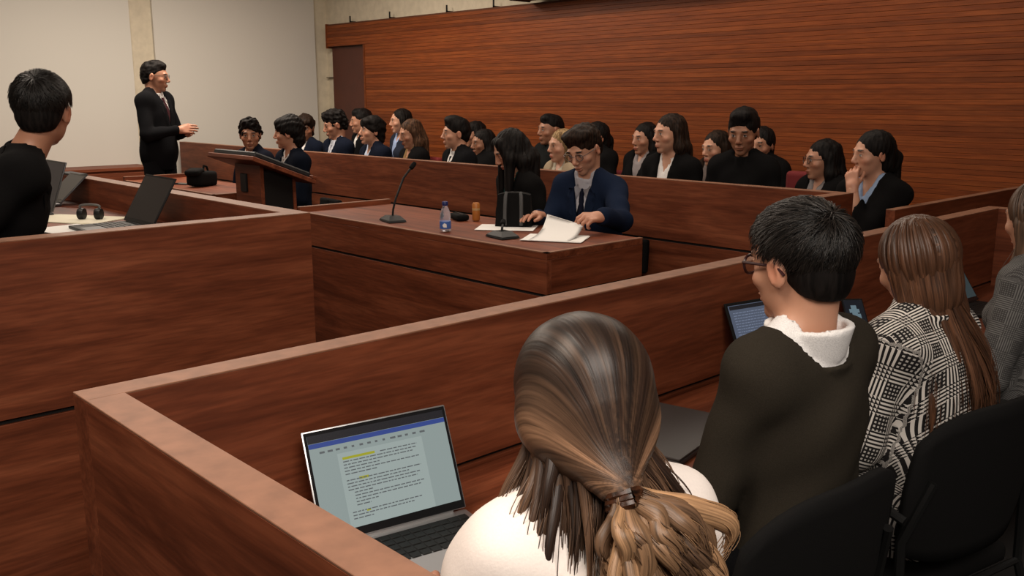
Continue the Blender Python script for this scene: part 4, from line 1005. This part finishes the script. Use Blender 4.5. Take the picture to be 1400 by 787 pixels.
I = person('man with glasses in navy blue suit turning papers at the counsel desk', atX(790, 175, 3.66), hb=258, hh=262, pitch=24, roll=4, lean=14, skin='light', hair='darkbrown', style='side', colors=dict(jacket=(.009, .015, .034), shirt=(.46, .45, .49)), tie=(.010, .011, .022), vdeep=.25, glasses=(.10, .08, .075),
           wrists=(('w', *atX(822, 296, 3.38)), ('w', 3.40, 3.42, .90)), hands=('grip', 'rest'), palm=((.45, .0, -.9, .62, .78, -.10), (0, 0, -1, .2, 1, -.1)), hseed=10, fine=.0036, gres=.0085, poles=((-.45, -.5, -.7), (.35, -.4, -.8))); seat_for(I, 'swivel', .44); c21 = I
# ---- gallery: (label, px, py, X, body, head, pitch, kwargs)
GAL = [
 ('young man facing us, first face beside the navy-suited profile', 416, 158, 4.85, 265, 222, 6, dict(style='mop', hair='darkbrown', skin='tan', colors=dict(jacket=NAVY), tie=(.03, .03, .05))),
 ('dark-haired man in navy suit with pale striped tie, head bowed near the lectern', 453, 153, 4.8, 275, 290, 14, dict(style='curly', skin='mid', colors=dict(jacket=NAVY, shirt=(.5, .52, .58)), tie=(.25, .25, .3))),
 ('man with black hair behind the man in pale blue shirt', 492, 149, 5.5, 285, 300, 4, dict(style='short', skin='mid')),
 ('man in navy suit and pale blue open-collared shirt, face turned up', 509, 160, 4.8, 280, 284, -4, dict(style='mop', skin='light', colors=dict(jacket=NAVY, shirt=(.40, .46, .58)))),
 ('person with swept-back long dark hair and light blue shirt, before the timber wall', 547, 149, 5.5, 280, 295, 2, dict(sex='f', style='long', skin='light', outfit='blazer', colors=dict(jacket=(.02, .025, .04), shirt=(.28, .36, .55)))),
 ('woman with long brown hair in dark jacket, chin tucked down', 558, 164, 4.8, 282, 286, 12, dict(sex='f', hair='brown', style='long_front', skin='mid', outfit='blazer', colors=dict(jacket=BLK, shirt=(.20, .12, .05)))),
 ('man in black suit, white shirt and dark tie in sharp profile', 623, 161, 4.8, 285, 296, 0, dict(style='quiff', hair='black', skin='light', tie=(.015, .015, .02), s=None)),
 ('dark-haired woman half hidden behind the white-shirted man in profile', 648, 166, 5.6, 280, 292, 2, dict(sex='f', style='long', skin='mid', outfit='coat', colors=dict(jacket=BLK))),
 ('dark-haired woman whose cheek shows beside the long-haired counsel', 660, 177, 5.3, 280, 288, 2, dict(sex='f', style='long', skin='tan', outfit='coat', colors=dict(jacket=BLK))),
 ('man with cropped black hair in dark high-necked sweater', 753, 157, 5.5, 278, 286, 0, dict(style='short', skin='tan', outfit='turtleneck', colors=dict(jacket=(.012, .013, .013)))),
 ('blonde woman hidden behind the head of the man with papers', 768, 177, 4.85, 278, 288, 2, dict(sex='f', hair='blond', style='long_front', skin='light', outfit='blazer', colors=dict(jacket=(.35, .27, .18), shirt=(.5, .45, .35)))),
 ('dark-haired woman in black behind the navy-suited man with papers', 815, 167, 5.5, 278, 286, 0, dict(sex='f', style='tied', skin='mid', outfit='coat', colors=dict(jacket=BLK))),
 ('dark-haired woman in black beside the long-haired man in white shirt', 882, 168, 5.5, 275, 284, 2, dict(sex='f', style='long', skin='mid', outfit='blazer', colors=dict(jacket=BLK, shirt=(.25, .22, .22)))),
 ('man with shoulder-skimming dark hair, black jacket and open white shirt', 916, 156, 4.8, 272, 290, 2, dict(style='bob', hair='darkbrown', skin='light', colors=dict(jacket=BLK, shirt=(.74, .70, .68)), vdeep=.12)),
 ('woman with straight dark hair between two dark-jacketed men', 979, 179, 5.3, 275, 284, 4, dict(sex='f', style='long', hair='darkbrown', skin='light', outfit='blazer', colors=dict(jacket=(.022, .014, .010), shirt=(.15, .12, .11)))),
 ('man with cropped black quiff in black high-collared coat, eyes lowered', 1016, 151, 4.8, 256, 252, 14, dict(style='quiff', skin='tan', outfit='coat', colors=dict(jacket=BLK), hs=1.1, fine=.005)),
 ('dark-haired person mostly hidden behind the man with cropped quiff', 1041, 174, 5.5, 270, 262, 4, dict(sex='f', style='bun', skin='mid', outfit='coat', colors=dict(jacket=BLK))),
 ('woman with sleek long black hair in dark coat, in profile', 1126, 191, 5.1, 285, 310, 2, dict(sex='f', style='long', skin='mid', outfit='blazer', colors=dict(jacket=BLK, shirt=(.2, .18, .18)), glasses=(.02, .02, .02))),
 ('woman with black tied hair resting her hand on her mouth', 1194, 179, 4.62, 280, 305, 4, dict(sex='f', style='tied', skin='light', outfit='blazer', colors=dict(jacket=BLK, shirt=(.30, .40, .58)), wrists=(('h', -.045, .135, -.165), None), hands=('grip', 'rest'),
   palm=((.25, -.9, 0, .15, -.15, 1.), None), poles=((-.2, .3, -1), (.6, -.5, -.7)), fine=.0055, gres=.009)),
]
for i, (lab, px, py, X, hb, hh, pt, kw) in enumerate(GAL):
    back = X > 5.1; fl = FLG2 if back else FLG
    kw = dict(dict(lean=4), **kw)
    I = person(lab, atX(px, py, X), fl=fl, hb=hb, hh=hh, pitch=pt, hseed=30 + i, group='people seated in the gallery', fine=kw.pop('fine', .0074), **dict(dict(gres=.0165, hres=.0072), **kw))
    seat_for(I, 'red', .44)
# ------------------------------------------------------------------ seats
def near_chair(z, label, group):
    t = thing('chair', label, 'chair', (0, 0, 0), 0, group)
    MB().box(-.23, .23, -.17, .27, z - .065, z - .012, .022, seg=3).build('seat', black_fabric, t, True)
    N = 15; V = []; Q = []
    zs = np.linspace(z + .05, z + .41, 11)
    for th in (0, .018):
        for q in zs:
            v = (q - zs[0]) / (zs[-1] - zs[0]); w = .242 * (1 - .06 * v ** 4) * (.90 + .10 * math.sin(PI * .5 * min(v * 1.6, 1)))
            for a in np.linspace(-1, 1, N):
                V.append((a * w, -.205 - .035 * v + .045 * a * a - th, q - .065 * abs(a) ** 3.5 * v ** 2 + .03 * abs(a) ** 4 * (1 - v) ** 3))
    n1 = N * 11
    for i in range(10):
        for j in range(N - 1):
            a = i * N + j; Q.append((a, a + N, a + N + 1, a + 1)); Q.append((n1 + a, n1 + a + 1, n1 + a + N + 1, n1 + a + N))
    for j in range(N - 1): Q.append((j, j + 1, n1 + j + 1, n1 + j)); a = 10 * N + j; Q.append((a, n1 + a, n1 + a + 1, a + 1))
    for i in range(10): a = i * N; Q.append((a, n1 + a, n1 + a + N, a + N)); a = i * N + N - 1; Q.append((a, a + N, n1 + a + N, n1 + a))
    mesh_np('backrest', V, Q, black_fabric, t)
    for s in (-1, 1):
        MB().tube([(s * .235, .25, .0), (s * .235, .235, z - .05), (s * .235, .20, z - .035)], .011).build('leg', dark_metal, t, True)
        MB().tube([(s * .235, -.33, 0), (s * .235, -.19, z - .05), (s * .236, -.185, z + .12), (s * .195, -.222, z + .26)], .011).build('leg', dark_metal, t, True)
        MB().tube([(s * .236, -.19, z + .17), (s * .25, -.1, z + .20), (s * .25, .14, z + .20), (s * .238, .20, z - .03)], .011).build('armrest', black_plastic, t, True)
    for yy in (-.19, .21): MB().tube([(-.235, yy, z - .05), (.235, yy, z - .05)], .009).build('cross_bar', dark_metal, t, True)
    return t
def swivel_chair(z, label, group):
    t = thing('swivel_chair', label, 'chair', (0, 0, 0), 0, group)
    MB().box(-.23, .23, -.16, .27, z - .075, z - .015, .025, seg=3).build('seat', black_fabric, t, True)
    MB().box(-.16, .16, -.275, -.225, z + .08, z + .28, .022, Matrix.Rotation(R(4), 4, 'X'), 3).build('backrest', black_fabric, t, True)
    MB().tube([(0, -.12, z - .07), (0, -.27, z - .03), (0, -.285, z + .25)], .016).build('back_bar', dark_metal, t, True)
    MB().tube([(0, 0.03, .09), (0, .03, z - .07)], .022).build('column', dark_metal, t, True)
    for i in range(5):
        a = 2 * PI * i / 5 + .3; l = MB().tube([(0, .03, .10), (.26 * math.cos(a), .03 + .26 * math.sin(a), .065)], [.022, .014]).build('foot', black_plastic, t, True)
        MB().lathe([(.0, -.012), (.027, -.012), (.027, .012), (0, .012)], (0, 0, 0), 12, Matrix.Translation((.26 * math.cos(a), .03 + .26 * math.sin(a), .0275)) @ Matrix.Rotation(a, 4, 'Z') @ Matrix.Rotation(PI / 2, 4, 'X')).build('caster', black_plastic, l, True)
    return t
red_fab = plain('red_upholstery', (.16, .008, .010), .85, bump=.25, bscale=300)
def red_seat(z, label, group, top=.33):
    t = thing('theatre_seat', label, 'seat', (0, 0, 0), 0, group)
    MB().box(-.23, .23, -.17, .28, z - .10, z - .012, .03, seg=3).build('seat', red_fab, t, True)
    MB().box(-.225, .225, -.30, -.225, z - .02, z + top, .03, Matrix.Rotation(R(0), 4, 'X'), 3).build('backrest', red_fab, t, True)
    MB().box(-.04, .04, -.24, .10, 0, z - .09, .006).box(-.12, .12, -.25, .12, 0, .012, .004).build('pedestal', dark_metal, t)
    return t
lab = {'near': ('black plastic-backed chair at the near bench', 'chairs at the near bench'), 'swivel': ('black upholstered swivel chair behind a desk', 'swivel chairs'), 'red': ('red upholstered seat under a gallery spectator', 'red gallery seats')}
near_lab = ['black chair under the woman in the cream jacket', 'black chair under the man in the olive-black sweater', 'black chair under the woman in the houndstooth coat', 'black chair under the woman in grey plaid blazer']
protos = {}
for (t, kind, z) in seats:
    key = (kind, z)
    if key not in protos:
        protos[key] = o = dict(near=near_chair, swivel=swivel_chair, red=red_seat)[kind](z, *lab[kind])
    else: o = dup(protos[key])
    if kind == 'near': o['label'] = near_lab.pop(0)
    else:
        L_ = t['label'].split(',')[0].split(' in ')[0].split(' beside ')[0].split(' with ')
        o['label'] = ('red seat under the ' if kind == 'red' else 'black swivel chair under the ') + ' '.join(t['label'].replace(',', '').split()[:10])
    o.location = t.location; o.rotation_euler = t.rotation_euler
    if kind == 'red': o.location.y = max(o.location.y, 2.32)
    if kind == 'near': k_ = 3 - len(near_lab); o.location.x += (0, -.26, -.15, -.1)[k_]; o.rotation_euler.z = (o.rotation_euler.z, R(-4), R(-11), R(-8))[k_]
p = atX(1064, 215, 5.12)
o = red_seat(.44, 'empty red seat whose tall back shows beside the man with cropped quiff', 'red gallery seats', .56); o.location = (4.97, 2.83, FLG); o.rotation_euler = (0, 0, R(90))
# coat tail hanging beside the chair of the houndstooth coat
t = w3['t']; f = Field(axis(-.36, -.05, .01), axis(-.30, .25, .01), axis(.12, .62, .01))
f.ell((-.205, -.03, .36), (.035, .11, .20), k=0); f.cap((-.18, .02, .55), (-.20, -.02, .45), .06, .05, k=.05); f.ell((-.20, -.10, .27), (.03, .07, .09), k=.04); f.wobble(.006, 50, 77)
V, Q = f.mesh(); o = mesh_np('coat_tail', V, Q, hounds, t); weave(o, V[:, [1, 0, 2]], np.zeros(3), np.eye(3), [])
# ------------------------------------------------------------------ laptops, microphones, papers and other small things
scr = lambda n, c, e: plain('screen_' + n, c, .25, emit=e)
alu_dark = plain('space_grey_metal', (.11, .11, .115), .38, metal=.8)
bezel = plain('black_bezel', (.006, .006, .007), .18)
key_m = MB().box(-.0078, .0078, -.0074, .0074, 0, .0016, .0008).mesh('key', black_plastic)
def laptop(label, loc, yaw, tilt, w, h, body, screen, keys=True, closed=False, dpt=None, kind='laptop'):
    t = thing('laptop', label, 'laptop', loc, yaw, 'laptops on the benches'); d = dpt or w * .69
    b = MB().box(-w / 2, w / 2, -d, .006, -.014, 0, .004, seg=2).build('base', body, t, True)
    if closed:
        MB().box(-w / 2, w / 2, -d, .004, .001, .007, .003, seg=2).build('lid', body, t, True); return t, None
    MB().box(-w * .455, w * .455, -d * .56, -.018, 0, .0006).build('keyboard_bed', black_plastic, b)
    if keys:
        nx = 13; sx = w * .90 / nx
        for r in range(5):
            for c in range(nx):
                o = bpy.data.objects.new('key', key_m); link(o, b)
                o.location = (-w * .45 + (c + .5) * sx, -.030 - r * (d * .52 / 5), .0006); o.scale = (sx * .86 / .0156, d * .52 / 5 * .84 / .0148, 1)
    MB().box(-w * .17, w * .17, -d + .012, -d * .60, 0, .0005).build('trackpad', plain('trackpad_grey', (.3, .3, .31), .4) if body is silver else alu_dark, b)
    M = Matrix.Rotation(-tilt, 4, 'X')
    l = MB().box(-w / 2, w / 2, -.0015, .0045, .004, h, .0025, M, 2).build('lid', body, t, True)
    MB().box(-w / 2 + .003, w / 2 - .003, -.0022, -.0014, .006, h - .003, 0, M).build('bezel', bezel, l)
    MB().box(-w / 2 + .009, w / 2 - .009, -.0027, -.0020, .022, h - .010, 0, M).build('display', screen, l)
    MB().tube([(-w * .4, .002, 0), (w * .4, .002, 0)], .0045, 8).build('hinge', body, t, True)
    return t, (l, M)
# the open laptop before the woman in the cream jacket
w, h = .321, .225
t, (l, M) = laptop('open silver laptop showing a document with yellow highlights', (1.022, 1.426, .65), -.181, .424, w, h, silver, scr('grey', (.24, .29, .28), 1))
def slab(mb, x0, x1, z0, z1, y): mb.box(x0, x1, y, y + .0003, z0, z1, 0, M)
X0, X1, Z0, Z1 = -w / 2 + .009, w / 2 - .009, .022, h - .010
m = MB(); slab(m, X0, X1, Z1 - .016, Z1, -.0031); m.build('menu_bar', scr('dark', (.006, .006, .009), 1), l)
m = MB(); slab(m, X0, X1, Z1 - .026, Z1 - .0165, -.0031); m.build('title_bar', scr('blue', (.022, .05, .22), 1), l)
m = MB(); slab(m, X0 + .055, X1 - .06, Z0, Z1 - .045, -.0031); m.build('page', scr('page', (.29, .345, .33), 1), l)
g = np.random.default_rng(5); m = MB(); y_ = -.0035
for i in range(14):
    z = Z1 - .034 + .004 * 0; 
    slab(m, X0 + .02 + i * .017, X0 + .020 + i * .017 + g.uniform(.005, .012), Z1 - .038, Z1 - .034, y_)
z = Z1 - .058; i = 0
rows = [(.0, .6, 1), (.62, 0, 0)]
lay = [.0, .95, .9, .45, .97, .4, None, .0, .8, .95, .9, .3, .97, .92, .35, .25, None, .9, .8, .25]
for q in lay:
    if q is not None:
        x = X0 + .064 + (.012 if 10 < i < 16 else 0); xe = X0 + .064 + (X1 - X0 - .133) * (q if q else .97)
        if q == 0: x += (X1 - X0) * (.27 if i == 0 else .09)
        if i == 7: x = X0 + .064
        while x < xe:
            l_ = g.uniform(.004, .014); slab(m, x, min(x + l_, xe), z, z + .0021, y_); x += l_ + .0022
    z -= .0063; i += 1
m.build('text_line', scr('ink', (.09, .10, .105), 1), l)
m = MB(); zz = Z1 - .058
slab(m, X0 + .064, X0 + .064 + .07, zz - .001, zz + .004, -.0034); slab(m, X0 + .091, X0 + .112, zz - 7 * .0063 - .001, zz - 7 * .0063 + .004, -.0034); slab(m, X0 + .094, X0 + .102, zz - 17.4 * .0063, zz - 17.4 * .0063 + .004, -.0034)
m.build('highlight', scr('yellow', (.31, .31, .012), 1), l)
# closed laptop between the cream jacket and the sweater
t, _ = laptop('closed dark grey laptop beside the man in the sweater', (1.84, 1.545, .65), .20, 0, .36, .24, plain('dark_grey_shell', (.055, .050, .048), .5), None, closed=True, dpt=.27)
# tablet before the man in the sweater
t, (l, M) = laptop('tablet computer with white text on a blue screen', (2.43, 1.44, .65), -.20, .45, .185, .262, black_plastic, scr('slate', (.070, .086, .125), 1), keys=False, dpt=.10)
m = MB(); g = np.random.default_rng(9)
for i in range(22):
    x = -.070
    while x < .050 + .02 * g.random():
        q = g.uniform(.004, .014); m.box(x, x + q, -.0032, -.0029, .226 - i * .0085, .2284 - i * .0085, 0, M); x += q + .003
m.build('text_line', scr('pale', (.15, .18, .26), 1), l)
m = MB(); m.box(-.08, .08, -.0032, -.0029, .238, .250, 0, M); m.build('menu_bar', scr('dark', (.006, .006, .009), 1), l)
laptop('laptop with dark teal screen at the corner of the near bench', (3.995, 1.475, .65), -.089, .598, .27, .19, black_plastic, scr('teal', (.022, .038, .042), 1))
laptop('black laptop on the high bench, the nearest to its front panel', (1.49, 3.87, .985), -1.594, .525, .325, .225, black_plastic, plain('dark_glass', (.022, .018, .017), .3))
laptop('grey laptop tipped far open beyond the headphones', (1.525, 5.05, .985), -1.62, .80, .27, .19, alu_dark, plain('grey_reflection_glass', (.10, .095, .09), .35))  # the screen's grey reflection is painted as its base colour
laptop('dark laptop standing open beside the man in the black suit', (1.37, 4.72, .985), -1.594, .339, .355, .24, alu_dark, plain('violet_grey_glass', (.040, .036, .042), .3))
# phone on a stand
t = thing('phone', 'small black phone with pale blue picture on its screen, propped on near bench', 'phone', tuple(atz(1178, 452, .70)[:2]) + (.635,), R(-40))
M = Matrix.Translation((0, 0, .05)) @ Matrix.Rotation(-.75, 4, 'X'); MB().box(-.039, .039, 0, .008, .012, .15, .004, M, 2).build('body', black_plastic, t, True)
MB().box(-.034, .034, -.0008, .0002, .02, .142, 0, M).build('display', scr('navy', (.008, .012, .02), .5), t); m = MB()
for (a, b, c, d) in ((-.012, .008, .075, .12), (-.02, .016, .09, .105), (-.016, -.004, .06, .08), (.004, .018, .065, .085)): m.box(a, b, -.0012, -.0009, c, d, 0, M)
m.build('picture', scr('ice', (.16, .24, .28), .7), t)
MB().box(-.03, .03, -.01, .09, 0, .008, .003).box(-.02, .02, .062, .07, .005, .115, .002).box(-.025, .025, -.004, .066, .050, .058, .002).build('stand', black_plastic, t)
# microphones on the counsel desk
def mic(label, p, neck, rz):
    t = thing('microphone', label, 'microphone', (p[0], p[1], .8535), 0, 'desk microphones')
    c, s = math.cos(rz), math.sin(rz); Mz = Matrix.Rotation(rz, 4, 'Z')
    pr = [(-.075, -.05, 0), (.075, -.05, 0), (.075, .05, 0), (-.075, .05, 0)]
    V = [(*q[:2], 0) for q in pr] + [(q[0] * .93, q[1] * .93, .010) for q in pr] + [(q[0] * .45, q[1] * .6, .030) for q in pr]
    Q = [(3, 2, 1, 0), (8, 9, 10, 11)] + [(k + a, k + (a + 1) % 4, k + 4 + (a + 1) % 4, k + 4 + a) for k in (0, 4) for a in range(4)]
    mesh_np('base', [tuple(Mz @ Vector(v)) for v in V], Q, black_plastic, t, False)
    MB().tube(neck, .0058, 8).build('gooseneck', black_plastic, t, True)
    a, b = Vector(neck[-2]), Vector(neck[-1]); dv = (b - a).normalized()
    MB().tube([b, b + dv * .006, b + dv * .03, b + dv * .045, b + dv * .05], [.006, .0125, .0135, .011, .004], 10).build('head', black_fabric, t, True)
    return t
p = atz(537, 302, .853); q = atX(561, 231, p[0] + .13) - p
mic('black gooseneck microphone curving up from the counsel desk', p, [(0, 0, .025), (.004, 0, .06), (.02, -.005, .12), tuple(Vector(q) * .72 + Vector((-.012, 0, .03))), tuple(q)], R(75))
p = atz(687, 324, .853); mic('black microphone base with short folded neck beside the papers', p, [(-.005, 0, .02), (-.002, 0, .045), (.02, .02, .055)], R(80))
# bottle
p = atz(609, 316, .853)
t = thing('water_bottle', 'clear plastic water bottle with blue cap and blue label', 'bottle', (p[0], p[1], .8535))
m, nt, b = nodes('clear_plastic'); b.inputs['Base Color'].default_value = (.80, .86, .95, 1); b.inputs['Transmission Weight'].default_value = .85; b.inputs['Roughness'].default_value = .08; b.inputs['IOR'].default_value = 1.15
MB().lathe([(.018, 0), (.0265, .004), (.028, .012), (.028, .05), (.027, .056), (.0275, .075), (.026, .09), (.018, .112), (.0125, .122), (.0125, .130)], n=20).build('bottle_body', m, t, True)
MB().lathe([(.0283, .014), (.0286, .016), (.0286, .049), (.0283, .051)], n=20).build('label_band', plain('blue_label', (.05, .13, .42), .4), t, True)
MB().poly([(-.0292, -.010, .022), (-.0292, .006, .022), (-.0292, .012, .033), (-.0292, .002, .044), (-.0292, -.009, .038)], (-.0008, 0, 0), Matrix.Rotation(R(45), 4, 'Z')).build('label_mark', paper_white, t)
MB().lathe([(.0145, .128), (.015, .130), (.015, .146), (.0135, .148)], n=16).build('cap', plain('blue_cap', (.012, .02, .11), .4), t, True)
# papers
def sheet(label, loc, rz, w, d, m=paper_white, n=1, cat='paper', name='paper_sheet'):
    t = thing(name, label, cat, loc, rz)
    for i in range(n): MB().box(-w / 2, w / 2, -d / 2, d / 2, i * .002, i * .002 + .0016, 0, Matrix.Rotation(.05 * i, 4, 'Z')).build('sheet', m, t)
    return t
p = atz(683, 312.5, .853); sheet('white sheet lying behind the folded microphone', (p[0] + .05, p[1], .8535), R(38), .21, .297)
cols = []; BL, BR = atz(722, 328, .856), atz(777, 330, .856); TL, TR = atX(748, 293, 3.20), atX(797, 308, 3.27)
V = []; Q = []
for sd in (0, .003):
    for i in range(9):
        for j in range(9):
            a, b = i / 8, j / 8; q = (BL * (1 - a) + BR * a) * (1 - b) + (TL * (1 - a) + TR * a) * b
            q = q + np.array([.02, .0, -.018]) * math.sin(PI * b) * (1 - .4 * a) + np.array([sd, 0, sd * .4]); V.append(q)
for i in range(8):
    for j in range(8): a = i * 9 + j; Q += [(a, a + 1, a + 10, a + 9), (81 + a, 81 + a + 9, 81 + a + 10, 81 + a + 1)]
for i in range(8):
    for (a, b) in ((i, i + 1), (72 + i, 73 + i), (i * 9, i * 9 + 9), (i * 9 + 8, i * 9 + 17)): Q.append((a, b, 81 + b, 81 + a))
tag(mesh_np('paper_sheaf', V, Q, paper_white, None), 'white papers being lifted by the man in the navy blue suit', 'paper')
p = (BL + BR) / 2 + np.array([.09, .04, 0]); sheet('flat white papers under the lifted ones on the counsel desk', (p[0], p[1], .8535), R(30), .21, .29, n=2)
cream = plain('cream_paper', (.75, .70, .55), .8)
sheet('cream notebook pages on the high bench by the suited elbow', (1.37, 4.38, .971), R(-62), .50, .24, cream, 2)
sheet('white sheet on the high bench nearest the front panel', (1.27, 4.0, .971), R(-80), .30, .21)
t = thing('pen', 'short black pen lying on the white sheet of the high bench', 'pen', (1.33, 3.96, .9775), R(-50)); MB().tube([(-.06, 0, .004), (.05, 0, .004), (.062, 0, .004)], [.0045, .0045, .001], 8).build('barrel', black_plastic, t, True); MB().tube([(-.07, 0, .004), (-.03, 0, .004)], .0052, 8).build('cap', black_plastic, t, True)
# headphones standing on the worktop
t = thing('headphones', 'black headphones with two round cups on the high bench', 'headphones', (1.44, 4.27, .972), R(-45))
t.scale = (.70, .70, .70)
for s in (-1, 1): MB().lathe([(.010, -.02), (.034, -.018), (.038, 0), (.034, .018), (.01, .02)], (0, 0, 0), 18, Matrix.Translation((s * .055, 0, .038)) @ Matrix.Rotation(PI / 2, 4, 'Y')).build('ear_cup', black_plastic, t, True)
MB().tube([(s * .058, 0, z) for s, z in ((-1, .05), (-1.1, .085))] + [(.064 * math.cos(a), 0, .085 + .012 * math.sin(a)) for a in np.linspace(PI, 0, 9)] + [(.058, 0, .05)], .008, 8).build('headband', plain('grey_band', (.09, .085, .08), .6), t, True)
# things before the long-haired woman
p = atz(697, 311, .853)
t = thing('handbag', 'black bag with two upright grey reflections shaped as bars on the counsel desk', 'bag', (p[0] + .06, p[1] + .03, .8535), R(-50))
bm = bmesh.new(); bmesh.ops.create_cube(bm, size=1); bmesh.ops.subdivide_edges(bm, edges=bm.edges, cuts=6, use_grid_fill=True)
for v in bm.verts:
    x, y, z = v.co.x * 2, v.co.y * 2, v.co.z + .5; k = (1 - .25 * z * z)
    sx = math.copysign(abs(x) ** .8, x); v.co = Vector((sx * .095 * (1 - .12 * z), y * .055 * k * (1 - .25 * x * x), z * .175 - .012 * (x * x) * z))
m = MB(); m.bm = bm; m.build('body', black_fabric, t, True)
gs = plain('grey_reflection', (.06, .06, .06), .6)  # grey bars model the reflections on the black bag
for s in (-1, 1): MB().tube([(s * .042, -.057, .01), (s * .042, -.055, .09), (s * .04, -.044, .155), (s * .036, -.03, .176)], .010, 8).build('reflection_bar', gs, t, True)
p = atz(655, 297, .853)
t = thing('drink_can', 'slim orange can behind the bottle on the counsel desk', 'can', (p[0] - .10, p[1] - .09, .8535))
MB().lathe([(.018, 0), (.021, .004), (.021, .088), (.017, .096)], n=18).build('can_body', plain('orange_can', (.42, .15, .03), .4), t, True); MB().lathe([(.0212, .055), (.0214, .056), (.0214, .066), (.0212, .067)], n=18).build('band', plain('tan_band', (.45, .28, .12), .5), t, True)
p = atz(634, 296, .853)
t = thing('pouch', 'small black zipped pouch beside the slim orange can', 'pouch', (p[0] - .10, p[1] - .08, .8535), R(70)); MB().box(-.07, .07, -.035, .035, 0, .032, .014, seg=3).build('body', black_fabric, t, True); MB().tube([(-.06, 0, .033), (.06, 0, .033), (.075, .01, .028)], .0035, 6).build('zip', dark_metal, t, True)
# on the counsel desk beyond the lectern
p = atz(276, 256, .85)
t = thing('backpack', 'dark slumped backpack on the counsel desk beyond the lectern', 'bag', (p[0] + .05, p[1] + .1, .8505), R(35))
MB().box(-.12, .12, -.07, .07, 0, .115, .035, Matrix.Rotation(R(4), 4, 'Y'), 3).build('body', black_fabric, t, True); MB().box(-.13, -.02, -.06, .06, .105, .15, .025, Matrix.Rotation(R(-10), 4, 'Y'), 3).build('flap', black_fabric, t, True)
MB().tube([(.02, 0, .10), (.04, 0, .15), (.08, 0, .14), (.10, 0, .10)], .008, 6).build('carry_loop', black_fabric, t, True)
p = atz(250, 252, .85); t = thing('phone', 'black phone lying flat on the counsel desk beyond the lectern', 'phone', (p[0], p[1], .8505), R(20)); MB().box(-.04, .04, -.08, .08, 0, .008, .003).build('body', black_plastic, t); MB().box(-.036, .036, -.074, .074, .008, .0085).build('display', bezel, t)
t = thing('folder', 'black folder lying on the rim of the high bench', 'folder', (1.70, 5.25, 1.1005), 0); MB().box(-.035, .035, -.13, .13, 0, .003).build('cover', black_plastic, t); MB().box(-.033, .033, -.128, .128, .003, .009).build('pages', plain('dark_pages', (.05, .05, .05), .8), t)
p = atz(92, 778, 0.02); t = thing('floor_socket', 'small grey metal floor box at the foot of the high bench', 'floor box', (.76, 2.82, 0), R(10)); MB().box(-.06, .06, -.05, .05, 0, .035, .006).build('box', plain('steel_grey', (.25, .25, .26), .35, metal=.6), t); MB().box(-.035, .035, -.03, .03, .035, .045, .004).build('flap', silver, t)
